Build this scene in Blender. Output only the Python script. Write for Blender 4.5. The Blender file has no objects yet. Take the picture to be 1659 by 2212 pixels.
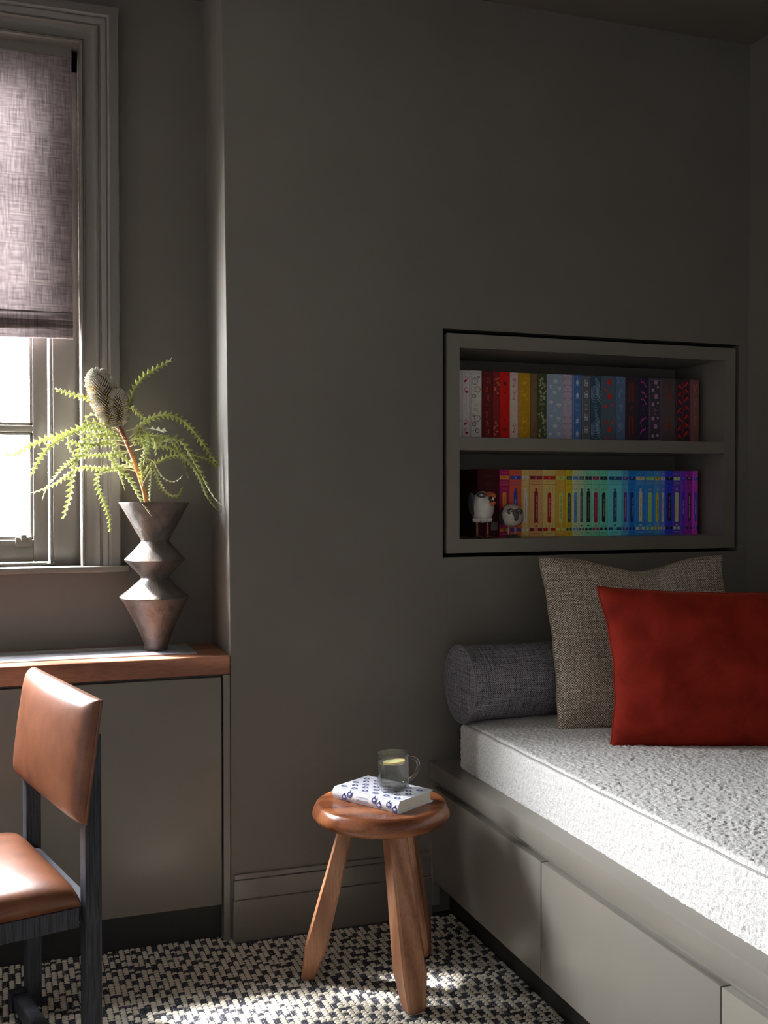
import bpy, bmesh, math, random
import numpy as np
from mathutils import Vector, Matrix
random.seed(7); np.random.seed(7)
S = bpy.context.scene
COL = S.collection
PI = math.pi

# ---------------------------------------------------------------- camera
cam = bpy.data.cameras.new('camera'); camo = bpy.data.objects.new('camera', cam); COL.objects.link(camo)
camo.location = (0, 0, 1.2)
camo.rotation_euler = (math.radians(90 - 1.016), 0, math.radians(-19.384))
cam.sensor_fit = 'HORIZONTAL'; cam.sensor_width = 36; cam.lens = 2305 / 1659 * 36
cam.clip_start = .02; cam.clip_end = 200
S.camera = camo
# ---------------------------------------------------------------- light
W = bpy.data.worlds.new('overcast_sky'); S.world = W; W.use_nodes = True
bg = W.node_tree.nodes['Background']
bg.inputs[0].default_value = (.92, .955, 1.0, 1); bg.inputs[1].default_value = 172
sun = bpy.data.lights.new('hazy_sun', 'SUN'); sun.energy = 44; sun.angle = math.radians(4.5); sun.color = (1, .985, .965)
suno = bpy.data.objects.new('hazy_sun', sun); COL.objects.link(suno)
sd = Vector((1.0, -.72, -1.52)).normalized()
suno.rotation_euler = sd.to_track_quat('-Z', 'Y').to_euler(); suno.location = (-3, 6, 4)
def portal(loc, rot, sx, sy):
    l = bpy.data.lights.new('window_portal', 'AREA'); l.shape = 'RECTANGLE'; l.size = sx; l.size_y = sy
    l.cycles.is_portal = True
    o = bpy.data.objects.new('window_portal', l); COL.objects.link(o); o.location = loc; o.rotation_euler = rot
portal((-.36, 3.26, 1.72), (PI/2, 0, PI), 1.1, 1.45)
V = S.view_settings
S.display_settings.display_device = 'sRGB'
V.view_transform = 'Standard'; V.look = 'None'; V.gamma = 1; V.use_curve_mapping = False
V.exposure = 0.0

# ---------------------------------------------------------------- helpers
def lin(c):
    def f(v):
        v /= 255
        return v / 12.92 if v <= .04045 else ((v + .055) / 1.055) ** 2.4
    return tuple(f(v) for v in c) + (1,)

class NT:
    def __init__(s, name):
        s.m = bpy.data.materials.new(name); s.m.use_nodes = True
        s.t = s.m.node_tree; s.n = s.t.nodes; s.b = s.n['Principled BSDF']; s.out = s.n['Material Output']
    def node(s, kind, **kw):
        n = s.n.new(kind)
        for k, v in kw.items():
            if k.startswith('i_'):
                key = k[2:]; key = int(key) if key.isdigit() else key.replace('_', ' ')
                n.inputs[key].default_value = v
            else: setattr(n, k, v)
        return n
    def link(s, a, b): s.t.links.new(a, b)
    def coord(s, kind='Object', scale=(1, 1, 1), rot=(0, 0, 0)):
        tc = s.node('ShaderNodeTexCoord'); mp = s.node('ShaderNodeMapping')
        mp.inputs['Scale'].default_value = scale; mp.inputs['Rotation'].default_value = rot
        s.link(tc.outputs[kind], mp.inputs[0]); return mp.outputs[0]
    def noise(s, vec, scale, detail=3, rough=.5, dist=0):
        n = s.node('ShaderNodeTexNoise'); n.inputs['Scale'].default_value = scale; n.inputs['Detail'].default_value = detail
        n.inputs['Roughness'].default_value = rough; n.inputs['Distortion'].default_value = dist
        s.link(vec, n.inputs['Vector']); return n.outputs['Fac']
    def wave(s, vec, scale, axis='X', dist=0, detail=0, dscale=1, prof='SIN'):
        n = s.node('ShaderNodeTexWave', bands_direction=axis, wave_profile=prof)
        n.inputs['Scale'].default_value = scale; n.inputs['Distortion'].default_value = dist
        n.inputs['Detail'].default_value = detail; n.inputs['Detail Scale'].default_value = dscale
        s.link(vec, n.inputs['Vector']); return n.outputs['Fac']
    def ramp(s, fac, stops):
        r = s.node('ShaderNodeValToRGB'); e = r.color_ramp.elements
        while len(e) < len(stops): e.new(.5)
        for el, (p, c) in zip(e, stops): el.position = p; el.color = c
        s.link(fac, r.inputs[0]); return r.outputs[0]
    def math(s, op, a, b=None):
        n = s.node('ShaderNodeMath', operation=op)
        for i, v in enumerate((a, b)):
            if v is None: continue
            if isinstance(v, (int, float)): n.inputs[i].default_value = v
            else: s.link(v, n.inputs[i])
        return n.outputs[0]
    def mix(s, fac, a, b, mode='MIX'):
        n = s.node('ShaderNodeMixRGB', blend_type=mode)
        for i, v in enumerate((fac, a, b)):
            if isinstance(v, (int, float)): n.inputs[i].default_value = v
            elif isinstance(v, tuple): n.inputs[i].default_value = v
            else: s.link(v, n.inputs[i])
        return n.outputs[0]
    def bump(s, h, strength=.3, dist=.002):
        n = s.node('ShaderNodeBump'); n.inputs['Strength'].default_value = strength; n.inputs['Distance'].default_value = dist
        s.link(h, n.inputs['Height']); s.link(n.outputs[0], s.b.inputs['Normal']); return n
    def set(s, color=None, rough=.5, spec=.5, metal=0, **kw):
        if color is not None:
            if isinstance(color, tuple): s.b.inputs['Base Color'].default_value = color
            else: s.link(color, s.b.inputs['Base Color'])
        if isinstance(rough, (int, float)): s.b.inputs['Roughness'].default_value = rough
        else: s.link(rough, s.b.inputs['Roughness'])
        s.b.inputs['Specular IOR Level'].default_value = spec; s.b.inputs['Metallic'].default_value = metal
        for k, v in kw.items(): s.b.inputs[k.replace('_', ' ')].default_value = v
        return s.m

def plain(name, rgb, rough=.5, spec=.5, metal=0, var=.0, nscale=30, bump=0, bscale=200):
    t = NT(name); c = lin(rgb)
    if var or bump: co = t.coord()
    if var:
        n = t.noise(co, nscale, 4)
        d = tuple(v * (1 - var) for v in c[:3]) + (1,); l = tuple(min(1, v * (1 + var)) for v in c[:3]) + (1,)
        t.set(t.ramp(n, [(.3, d), (.7, l)]), rough, spec, metal)
    else: t.set(c, rough, spec, metal)
    if bump: t.bump(t.noise(co, bscale, 2), bump, .001)
    return t.m

class MB:
    """collects verts/faces in world coordinates"""
    def __init__(s): s.v = []; s.f = []; s.uv = {}; s.mi = {}
    def add(s, vs, fs, uvs=None, mi=0):
        o = len(s.v); s.v += [tuple(p) for p in vs]
        for k, f in enumerate(fs):
            if mi: s.mi[len(s.f)] = mi
            if uvs is not None: s.uv[len(s.f)] = [uvs[i] for i in f]
            s.f.append(tuple(i + o for i in f))
        return s
    def box(s, x0, x1, y0, y1, z0, z1, mi=0):
        vs = [(x, y, z) for x in (x0, x1) for y in (y0, y1) for z in (z0, z1)]
        return s.add(vs, [(0, 1, 3, 2), (4, 6, 7, 5), (0, 4, 5, 1), (2, 3, 7, 6), (0, 2, 6, 4), (1, 5, 7, 3)], mi=mi)
    def obox(s, c, ax, ay, az):
        """oriented box: centre + half axis vectors"""
        c, ax, ay, az = map(Vector, (c, ax, ay, az))
        vs = [c + i * ax + j * ay + k * az for i in (-1, 1) for j in (-1, 1) for k in (-1, 1)]
        return s.add(vs, [(0, 1, 3, 2), (4, 6, 7, 5), (0, 4, 5, 1), (2, 3, 7, 6), (0, 2, 6, 4), (1, 5, 7, 3)])
    def prism(s, prof, a, b, fn):
        """prof: 2D closed polygon; fn(u,v,t)->xyz, t in a..b"""
        n = len(prof); vs = [fn(u, v, a) for u, v in prof] + [fn(u, v, b) for u, v in prof]
        fs = [(i, (i + 1) % n, n + (i + 1) % n, n + i) for i in range(n)] + [tuple(range(n))[::-1], tuple(range(n, 2 * n))]
        return s.add(vs, fs)
    def loft(s, rings, close=True, cap=True, uv=False):
        n = len(rings[0]); vs = [p for r in rings for p in r]; fs = []
        for i in range(len(rings) - 1):
            for j in range(n if close else n - 1):
                k = (j + 1) % n
                fs.append((i * n + j, i * n + k, (i + 1) * n + k, (i + 1) * n + j))
        if cap and close:
            fs.append(tuple(range(n))[::-1]); fs.append(tuple(range((len(rings) - 1) * n, len(rings) * n)))
        return s.add(vs, fs)
    def lathe(s, prof, c=(0, 0, 0), n=32, cap=True, jit=None):
        """prof: (r,z) list; c: base centre or fn(z)->centre"""
        rings = []
        for r, z in prof:
            cc = c(z) if callable(c) else c
            ring = []
            for i in range(n):
                a = 2 * PI * i / n; rr = r * (1 + (jit(a, z) if jit else 0))
                ring.append((cc[0] + rr * math.cos(a), cc[1] + rr * math.sin(a), cc[2] + z))
            rings.append(ring)
        return s.loft(rings, True, cap)
    def tube(s, pts, r, n=8, cap=True, closed=False):
        pts = [Vector(p) for p in pts]; rings = []; m = len(pts); up = None
        for i, p in enumerate(pts):
            if closed: d = pts[(i + 1) % m] - pts[i - 1]
            else: d = pts[min(i + 1, m - 1)] - pts[max(i - 1, 0)]
            d.normalize()
            if up is None:
                up = Vector((0, 0, 1)) if abs(d.z) < .9 else Vector((1, 0, 0))
            a = d.cross(up)
            if a.length < 1e-6: a = d.orthogonal()
            a.normalize(); b = a.cross(d).normalized(); up = b
            rr = r(i / max(1, m - 1)) if callable(r) else r
            rings.append([p + a * rr * math.cos(2 * PI * k / n) + b * rr * math.sin(2 * PI * k / n) for k in range(n)])
        if closed: rings.append(rings[0])
        return s.loft(rings, True, cap and not closed)
    def ellipsoid(s, c, ax, ay, az, n=20, m=12, fn=None):
        c, ax, ay, az = map(Vector, (c, ax, ay, az)); vs = []; fs = []
        for i in range(m + 1):
            t = PI * i / m
            for j in range(n):
                p = 2 * PI * j / n
                d = (math.sin(t) * math.cos(p), math.sin(t) * math.sin(p), math.cos(t))
                k = fn(*d) if fn else 1
                vs.append(c + k * (ax * d[0] + ay * d[1] + az * d[2]))
        for i in range(m):
            for j in range(n):
                k = (j + 1) % n
                fs.append((i * n + j, (i + 1) * n + j, (i + 1) * n + k, i * n + k))
        return s.add(vs, fs)
    def build(s, name, mat, parent=None, smooth=False, bevel=0, seg=2, sub=0, weld=False, autosmooth=True):
        me = bpy.data.meshes.new(name); me.from_pydata(s.v, [], s.f)
        mats = mat if isinstance(mat, (list, tuple)) else [mat]
        for m in mats: me.materials.append(m)
        if s.mi:
            for k, v in s.mi.items(): me.polygons[k].material_index = v
        if s.uv:
            ul = me.uv_layers.new(name='UVMap')
            for p in me.polygons:
                u = s.uv.get(p.index)
                if u:
                    for li, q in zip(p.loop_indices, u): ul.data[li].uv = q
        if weld or bevel or not s.uv:
            bm = bmesh.new(); bm.from_mesh(me)
            if weld: bmesh.ops.remove_doubles(bm, verts=bm.verts, dist=1e-6)
            if bevel:
                bmesh.ops.bevel(bm, geom=[e for e in bm.edges if len(e.link_faces) == 2 and e.calc_face_angle(0) > .5],
                                offset=bevel, segments=seg, affect='EDGES', profile=.5)
            bmesh.ops.recalc_face_normals(bm, faces=bm.faces)
            bm.to_mesh(me); bm.free()
        if smooth or bevel:
            for p in me.polygons: p.use_smooth = True
            if autosmooth: me.set_sharp_from_angle(angle=math.radians(42 if not bevel else 35))
        me.update()
        return link(name, me, parent)

def link(name, me, parent=None):
    o = bpy.data.objects.new(name, me); COL.objects.link(o)
    if parent is not None:
        o.parent = parent
        if parent.type == 'EMPTY': o.matrix_parent_inverse = Matrix.Translation(-Vector(parent.location))
    return o
def tag(o, label=None, cat=None, group=None, kind=None):
    if label: o['label'] = label
    if cat: o['category'] = cat
    if group: o['group'] = group
    if kind: o['kind'] = kind
    return o
def thing(name, loc, label, cat, group=None):
    o = bpy.data.objects.new(name, None); COL.objects.link(o); o.location = loc; o.empty_display_size = .05
    return tag(o, label, cat, group)
def struct(o): o['kind'] = 'structure'; return o
def catmull(pts, n):
    pts = [Vector(p) for p in pts]; P = [2 * pts[0] - pts[1]] + pts + [2 * pts[-1] - pts[-2]]; out = []
    for i in range(1, len(P) - 2):
        for k in range(n):
            t = k / n; a, b, c, d = P[i - 1], P[i], P[i + 1], P[i + 2]
            out.append(.5 * ((2 * b) + (c - a) * t + (2 * a - 5 * b + 4 * c - d) * t * t + (3 * b - a - 3 * c + d) * t ** 3))
    out.append(pts[-1]); return out

# ---------------------------------------------------------------- materials
def paint(name, rgb, rough=.55, bump=.06, spec=.4):
    t = NT(name); co = t.coord(); c = lin(rgb)
    n = t.noise(co, 3.0, 4)
    col = t.ramp(n, [(.3, tuple(v * .94 for v in c[:3]) + (1,)), (.7, tuple(v * 1.06 for v in c[:3]) + (1,))])
    t.set(col, rough, spec); t.bump(t.noise(co, 260, 2), bump, .0006); return t.m
M = {}
M['wall'] = paint('dark_wall_paint', (116, 111, 103), .62, .08, .3)
M['trim'] = paint('dark_trim_paint', (118, 112, 105), .27, .03, .6)
M['joinery'] = paint('satin_joinery_paint', (122, 116, 107), .33, .03, .5)
M['kick'] = paint('black_kick_paint', (44, 42, 40), .5, .03)
M['ceil'] = paint('ceiling_paint', (112, 106, 96), .7, .05, .2)
M['far'] = paint('far_wall_paint', (182, 180, 178), .7, .05, .2)

def wood(name, dark, mid, light, axis='X', scale=14, rough=.35, spec=.5, stretch=.12, dist=5):
    t = NT(name)
    sc = {'X': (stretch, 1, 1), 'Y': (1, stretch, 1), 'Z': (1, 1, stretch)}[axis]
    co = t.coord('Object', sc)
    big = t.noise(co, 9, 3, .5, .8)
    ring = t.node('ShaderNodeTexWave', wave_type='BANDS', bands_direction='DIAGONAL')
    ring.inputs['Scale'].default_value = scale; ring.inputs['Distortion'].default_value = dist; ring.inputs['Detail'].default_value = 3
    ring.inputs['Detail Scale'].default_value = 1.6; t.link(co, ring.inputs['Vector'])
    fine = t.noise(co, 240, 3, .6)
    f = t.math('ADD', t.math('MULTIPLY', ring.outputs['Fac'], .45), t.math('MULTIPLY', big, .55))
    col = t.ramp(f, [(.15, lin(dark)), (.45, lin(mid)), (.8, lin(light))])
    col = t.mix(.35, col, t.ramp(fine, [(.35, (.35, .3, .28, 1)), (.6, (1, 1, 1, 1))]), 'MULTIPLY')
    t.set(col, rough, spec); t.bump(fine, .08, .0006); return t.m
M['walnut_x'] = wood('walnut_worktop', (118, 72, 52), (164, 106, 80), (194, 134, 104), 'X', 7, .36)
M['stool_seat'] = wood('polished_teak_seat', (104, 56, 32), (142, 84, 52), (176, 112, 72), 'X', 5, .27, .5, .3, 7)
M['stool_leg'] = wood('oiled_teak_leg', (120, 78, 54), (160, 110, 80), (184, 134, 104), 'Z', 9, .45, .4, .08, 4)
def ebony():
    t = NT('ebonised_oak'); co = t.coord('Object', (1, 1, .05)); n = t.noise(co, 260, 3, .6)
    g = t.noise(co, 700, 2, .6)
    t.set(t.ramp(n, [(.35, lin((20, 21, 26))), (.65, lin((58, 60, 70)))]), .5, .4); t.bump(n, .25, .0008); return t.m
M['ebony'] = ebony()
def leather():
    t = NT('tan_leather'); co = t.coord(); n = t.noise(co, 14, 5, .6); g = t.noise(co, 420, 3, .6); sc = t.noise(t.coord('Object', (1, 1, .25), (.3, .5, .2)), 60, 3, .7, 2)
    c = t.ramp(n, [(.25, lin((92, 52, 33))), (.5, lin((120, 71, 46))), (.75, lin((138, 87, 60)))])
    c = t.mix(t.ramp(sc, [(.66, (0, 0, 0, 1)), (.74, (.3, .3, .3, 1))]), c, lin((192, 140, 104)))
    t.set(c, .34, .55); t.bump(t.math('ADD', g, t.math('MULTIPLY', n, .8)), .16, .0015); return t.m
M['leather'] = leather()
def weave(name, dark, light, su, sv, coord='UV', contrast=(.35, .65), streak=.5, bump=.5, rough=.9, trans=0, warm=None, sheen=0.0, dist=.0008, heather=.55):
    """plain weave in metres (UV) : su/sv threads per metre"""
    t = NT(name); co = t.coord(coord)
    sep = t.node('ShaderNodeSeparateXYZ'); t.link(co, sep.inputs[0])
    u = sep.outputs[0]; v = sep.outputs[1] if coord == 'UV' else sep.outputs[2]
    a = t.math('SINE', t.math('MULTIPLY', u, su * PI)); b = t.math('SINE', t.math('MULTIPLY', v, sv * PI))
    ck = t.math('MULTIPLY', a, b)                      # checker of over/under threads
    cmb = t.node('ShaderNodeCombineXYZ'); t.link(t.math('MULTIPLY', u, su * .5), cmb.inputs[0]); t.link(t.math('MULTIPLY', v, sv * .03), cmb.inputs[1])
    cmb2 = t.node('ShaderNodeCombineXYZ'); t.link(t.math('MULTIPLY', u, su * .03), cmb2.inputs[0]); t.link(t.math('MULTIPLY', v, sv * .5), cmb2.inputs[1])
    n1 = t.noise(cmb.outputs[0], 1.0, 3, .6); n2 = t.noise(cmb2.outputs[0], 1.0, 3, .6)
    cmb3 = t.node('ShaderNodeCombineXYZ'); t.link(t.math('MULTIPLY', u, su * .6), cmb3.inputs[0]); t.link(t.math('MULTIPLY', v, sv * .6), cmb3.inputs[1])
    n3 = t.noise(cmb3.outputs[0], 1.0, 2, .6)
    f = t.math('ADD', t.math('MULTIPLY', ck, .26), .5)
    f = t.math('ADD', f, t.math('MULTIPLY', t.math('SUBTRACT', t.math('ADD', n1, n2), 1), streak))
    f = t.math('ADD', f, t.math('MULTIPLY', t.math('SUBTRACT', n3, .5), heather))
    st = [(contrast[0], lin(dark)), (contrast[1], lin(light))]
    if warm: st = [(contrast[0], lin(dark)), ((contrast[0] + contrast[1]) / 2, lin(warm)), (contrast[1], lin(light))]
    col = t.ramp(f, st)
    t.set(col, rough, .2)
    if sheen: t.b.inputs['Sheen Weight'].default_value = sheen
    bm = t.bump(f, bump, dist)
    if trans:
        tr = t.node('ShaderNodeBsdfTranslucent'); t.link(col, tr.inputs[0]); mx = t.node('ShaderNodeMixShader'); mx.inputs[0].default_value = trans
        t.link(t.b.outputs[0], mx.inputs[1]); t.link(tr.outputs[0], mx.inputs[2]); t.link(mx.outputs[0], t.out.inputs[0])
    return t.m
M['blind'] = weave('blind_linen', (58, 48, 48), (150, 136, 134), 560, 560, 'UV', (.25, .75), .75, .4, .95, .04)
M['tweed'] = weave('grey_brown_tweed', (78, 68, 58), (240, 233, 220), 300, 300, 'UV', (.28, .72), .35, .7, .95, warm=(150, 135, 116), heather=.75, dist=.0012)
M['bolster'] = weave('charcoal_woven', (48, 47, 52), (182, 178, 186), 330, 420, 'UV', (.3, .8), .55, .7, .95, heather=.8)
def velvet():
    t = NT('rust_velvet'); co = t.coord(); n = t.noise(co, 9, 4, .6, 1.0); g = t.noise(co, 900, 2)
    t.set(t.ramp(n, [(.3, lin((112, 22, 10))), (.7, lin((142, 36, 20)))]), .8, .15)
    t.b.inputs['Sheen Weight'].default_value = .3; t.b.inputs['Sheen Roughness'].default_value = .35; t.b.inputs['Sheen Tint'].default_value = lin((235, 120, 80))
    t.bump(t.math('ADD', g, t.math('MULTIPLY', n, 1.5)), .18, .002); return t.m
M['velvet'] = velvet()
def boucle():
    t = NT('cream_boucle'); co = t.coord(); n = t.noise(co, 330, 3, .6); n2 = t.noise(co, 7, 3)
    c = t.ramp(n, [(.3, lin((178, 174, 170))), (.6, lin((226, 223, 219)))])
    t.set(c, .95, .15); t.b.inputs['Sheen Weight'].default_value = .25; t.bump(n, .6, .0025); return t.m
M['boucle'] = boucle()
M['piping'] = plain('mattress_piping', (160, 155, 150), .95, .1)
M['loop'] = plain('cream_wool_loop', (210, 202, 186), .95, .1, var=.14, nscale=60, bump=.5, bscale=900)
def darkyarn():
    t = NT('dark_flatweave'); co = t.coord('Object', (1, .04, 1)); n = t.noise(co, 420, 3, .7)
    t.set(t.ramp(n, [(.47, lin((50, 50, 56))), (.57, lin((76, 76, 84))), (.65, lin((180, 176, 170)))]), .95, .1)
    t.bump(n, .5, .001); return t.m
M['darkyarn'] = darkyarn()
M['alu'] = plain('brushed_aluminium', (176, 179, 186), .35, .6, .35)
def clay():
    t = NT('bronze_glazed_clay'); co = t.coord(); n = t.noise(co, 22, 5, .65, 1.0); g = t.noise(co, 90, 3)
    p = t.noise(co, 60, 1)
    c = t.ramp(n, [(.3, lin((62, 56, 52))), (.55, lin((92, 84, 78))), (.75, lin((112, 92, 70)))])
    t.set(c, .38, .6); t.bump(t.math('ADD', n, t.math('MULTIPLY', g, .35)), .35, .006); return t.m
M['clay'] = clay()
def leafmat(name, rgb, tr, rough=.6):
    t = NT(name); co = t.coord(); n = t.noise(co, 35, 3); c = lin(rgb)
    col = t.ramp(n, [(.3, tuple(v * .75 for v in c[:3]) + (1,)), (.7, tuple(min(1, v * 1.25) for v in c[:3]) + (1,))])
    t.set(col, rough, .3); b = t.node('ShaderNodeBsdfTranslucent'); t.link(col, b.inputs[0]); mx = t.node('ShaderNodeMixShader'); mx.inputs[0].default_value = tr
    t.link(t.b.outputs[0], mx.inputs[1]); t.link(b.outputs[0], mx.inputs[2]); t.link(mx.outputs[0], t.out.inputs[0]); return t.m
M['leaf'] = leafmat('banksia_leaf_green', (150, 158, 84), .48)
M['leaf_under'] = leafmat('banksia_leaf_felt', (234, 232, 212), .35, .9)
M['midrib'] = leafmat('banksia_midrib', (214, 208, 160), .25)
def stemm():
    t = NT('banksia_bark'); co = t.coord(); g = t.node('ShaderNodeSeparateXYZ'); t.link(co, g.inputs[0])
    r = t.node('ShaderNodeMapRange'); r.inputs[1].default_value = 1.24; r.inputs[2].default_value = 1.42; t.link(g.outputs[2], r.inputs[0])
    n = t.noise(co, 90, 3); f = t.math('ADD', r.outputs[0], t.math('MULTIPLY', t.math('SUBTRACT', n, .5), .3))
    t.set(t.ramp(f, [(.1, lin((186, 122, 70))), (.6, lin((122, 62, 40))), (.95, lin((62, 24, 26)))]), .65, .3); t.bump(n, .3, .002); return t.m
M['stem'] = stemm()
M['cone'] = plain('banksia_cone_core', (88, 74, 48), .9, .1, var=.3, nscale=80)
M['style'] = leafmat('banksia_styles', (226, 221, 208), .25, .7)
M['style2'] = leafmat('banksia_styles_yellow', (204, 172, 92), .25, .7)
def glass_thin():
    t = NT('window_glass'); t.n.remove(t.b)
    tr = t.node('ShaderNodeBsdfTransparent'); gl = t.node('ShaderNodeBsdfGlossy'); gl.inputs['Roughness'].default_value = .02
    mx = t.node('ShaderNodeMixShader'); mx.inputs[0].default_value = .04
    t.link(tr.outputs[0], mx.inputs[1]); t.link(gl.outputs[0], mx.inputs[2]); t.link(mx.outputs[0], t.out.inputs[0]); return t.m
M['pane'] = glass_thin()
def glassy(name, ior, tint=(1, 1, 1, 1), clear=.5):
    """thin drinking glass / water: refracting glass mixed with straight-through transparency"""
    t = NT(name); t.n.remove(t.b); g = t.node('ShaderNodeBsdfGlass'); g.inputs['IOR'].default_value = ior; g.inputs['Color'].default_value = tint; g.inputs['Roughness'].default_value = 0
    tr = t.node('ShaderNodeBsdfTransparent'); tr.inputs[0].default_value = tint; mx = t.node('ShaderNodeMixShader'); mx.inputs[0].default_value = clear
    t.link(g.outputs[0], mx.inputs[1]); t.link(tr.outputs[0], mx.inputs[2]); t.link(mx.outputs[0], t.out.inputs[0]); return t.m
def tumbler():
    t = NT('clear_glass'); t.n.remove(t.b)
    tr = t.node('ShaderNodeBsdfTransparent'); tr.inputs[0].default_value = (.97, .985, .98, 1); gl = t.node('ShaderNodeBsdfGlossy'); gl.inputs['Roughness'].default_value = .03
    lw_ = t.node('ShaderNodeLayerWeight'); lw_.inputs[0].default_value = .5; mx = t.node('ShaderNodeMixShader')
    t.link(t.math('ADD', t.math('MULTIPLY', t.math('POWER', lw_.outputs['Facing'], 3.0), .8), .07), mx.inputs[0]); t.link(tr.outputs[0], mx.inputs[1]); t.link(gl.outputs[0], mx.inputs[2]); t.link(mx.outputs[0], t.out.inputs[0]); return t.m
M['glass'] = tumbler(); M['water'] = glassy('water', 1.33, (1, 1, 1, 1), .5)
M['glass_solid'] = glassy('clear_glass_handle', 1.47, (.985, .995, .99, 1), .1)
M['lemon'] = plain('lemon_flesh', (240, 230, 150), .4, .5, var=.12, nscale=200)
M['rind'] = plain('lemon_rind', (236, 196, 40), .4, .5)
M['pages'] = plain('book_pages', (226, 220, 206), .85, .1, var=.05, nscale=400)
M['brass'] = plain('painted_ironmongery', (112, 104, 95), .35, .5)
_cache = {}
def cm(rgb, rough=.75, spec=.25, nm=None):
    k = (rgb, rough)
    if k not in _cache: _cache[k] = plain(nm or 'print_%02x%02x%02x' % rgb, rgb, rough, spec, var=.06, nscale=120)
    return _cache[k]

# ================================================================ ROOM
YW, YB, XR, ZC, XL, YR = 2.815, 3.09, 2.215, 2.612, -1.9, -1.5
struct(MB().box(XL - .1, XR + .1, YR - .1, 3.4, -.06, 0).build('floor', M['darkyarn'])); floor = bpy.data.objects['floor']
struct(MB().box(XL - .1, XR + .1, YR - .1, 3.4, ZC, ZC + .1).build('ceiling', M['ceil']))
struct(MB().box(XR, XR + .1, YR, 3.4, 0, ZC).build('wall_right', M['wall']))
struct(MB().box(XL, XR, YR - .1, YR, 0, ZC).build('wall_rear', M['far']))
struct(MB().box(XL - .1, XL, YR, 3.4, 0, ZC).build('wall_left', M['far']))
# chimney-breast wall with the shelf niche; its left arris leans slightly
NX0, NX1, NZ0, NZ1 = 1.168, 2.18, 1.016, 1.668
m = MB()
def leanx(z): return np.interp(z, [0, .77, 2.27, 2.612], [.555, .555, .5395, .531])
zs = [0, .77, 1.3, 1.8, 2.27, 2.612]
R = []
for z in zs:
    x = leanx(z); xb = x + .006; c = .006
    R.append([(NX0, YW, z), (x + c, YW, z), (x + c * .3, YW + c * .3, z), (x, YW + c, z), (xb, 3.3, z), (NX0, 3.3, z)])
m.loft(R)
m.box(NX0, NX1, YW, 3.3, 0, NZ0).box(NX0, NX1, YW, 3.3, NZ1, ZC).box(NX1, XR, YW, 3.3, 0, ZC).box(NX0, NX1, 3.12, 3.3, NZ0, NZ1)
struct(m.build('wall_main', M['wall'], smooth=True))
# window wall of the alcove
WX0, WX1, WZ0, WZ1 = -.92, .19, .998, 2.44
m = MB().box(XL, WX0, YB, 3.3, 0, ZC).box(WX1, .62, YB, 3.3, 0, ZC).box(WX0, WX1, YB, 3.3, 0, WZ0).box(WX0, WX1, YB, 3.3, WZ1, ZC)
struct(m.build('wall_window', M['wall']))
# baseboard on the main wall: three stepped strips
m = MB()
for x0, p, z0, z1 in ((.5645, .009, .164, .178), (.562, .015, .112, .164), (.5585, .021, 0, .112)):
    m.box(x0, 1.13, YW - p, YW - .0005, z0, z1)
struct(m.build('baseboard_main', M['trim'], bevel=.0012, seg=1))

# ---- window_1 : casing, frame, sash with panes, sill
win = bpy.data.objects.new('window_1', None); COL.objects.link(win); win.location = (WX1, YB, WZ0); struct(win)
prof = [(0, .0), (0, .016), (.003, .020), (.008, .020), (.011, .016), (.013, .012), (.030, .012), (.038, .014), (.046, .019), (.050, .024), (.052, .020), (.056, .020), (.058, .024), (.064, .027), (.070, .031), (.074, .029), (.078, .031), (.080, .035), (.104, .035), (.104, 0)]
rings = []
for o, p in prof:
    y = YB - p
    rings.append([(WX0 - o, y, WZ0), (WX0 - o, y, WZ1 + o), (WX1 + o, y, WZ1 + o), (WX1 + o, y, WZ0)])
MB().loft(rings, close=False).build('casing', M['trim'], win, smooth=True)
m = MB().box(WX1 - .0005, WX1 + .015, YB - .016, 3.14, WZ0, WZ1 + .01).box(WX0 - .015, WX0 + .0005, YB - .016, 3.14, WZ0, WZ1 + .01).box(WX0, WX1, YB - .016, 3.14, WZ1 - .002, WZ1 + .012)
m.build('jamb_lining', M['trim'], win, bevel=.003)
FX = .119
m = MB().box(FX, WX1, 3.14, 3.24, WZ0, WZ1).box(WX0, WX0 + .07, 3.14, 3.24, WZ0, WZ1).box(WX0, WX1, 3.14, 3.24, WZ1 - .06, WZ1)
m.build('frame', M['trim'], win, bevel=.002)
# stop bead beside the sash
MB().box(.110, FX, 3.148, 3.165, WZ0 + .004, WZ1 - .06).build('stop_bead', M['trim'], win, bevel=.003)
sx0, sx1 = -.345, .106
def sash(x0, x1, gx):
    st = .040
    m = MB().box(x0, x0 + st, 3.165, 3.205, 1.006, WZ1 - .06).box(x1 - st, x1, 3.165, 3.205, 1.006, WZ1 - .06)
    m.box(x0 + st, x1 - st, 3.165, 3.205, 1.006, 1.068).box(x0 + st, x1 - st, 3.165, 3.205, WZ1 - .12, WZ1 - .06)
    s = m.build('sash', M['trim'], win, bevel=.002)
    # glazing beads and glazing bars
    zr = [(1.068, 1.3715), (1.3905, 1.70), (1.72, 2.03), (2.05, WZ1 - .12)]
    for k in range(3):
        MB().box(x0 + st, x1 - st, 3.170, 3.2, zr[k][1], zr[k + 1][0]).build('glazing_bar', M['trim'], s, bevel=.003)
    for za, zb in zr:
        xa, xb = x0 + st, x1 - st; b = .009
        m = MB()
        for q in ((xa, xa + b, za, zb), (xb - b, xb, za, zb), (xa, xb, za, za + b), (xa, xb, zb - b, zb)):
            m.box(q[0], q[1], 3.176, 3.184, q[2], q[3])
        m.build('glazing_bead', M['trim'], s, bevel=.002)
        MB().box(xa, xb, 3.1845, 3.1875, za, zb).build('pane', M['pane'], s)
    return s
s1 = sash(sx0, sx1, 0); s2 = sash(WX0 + .075, sx0 - .03, 0)
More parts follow.
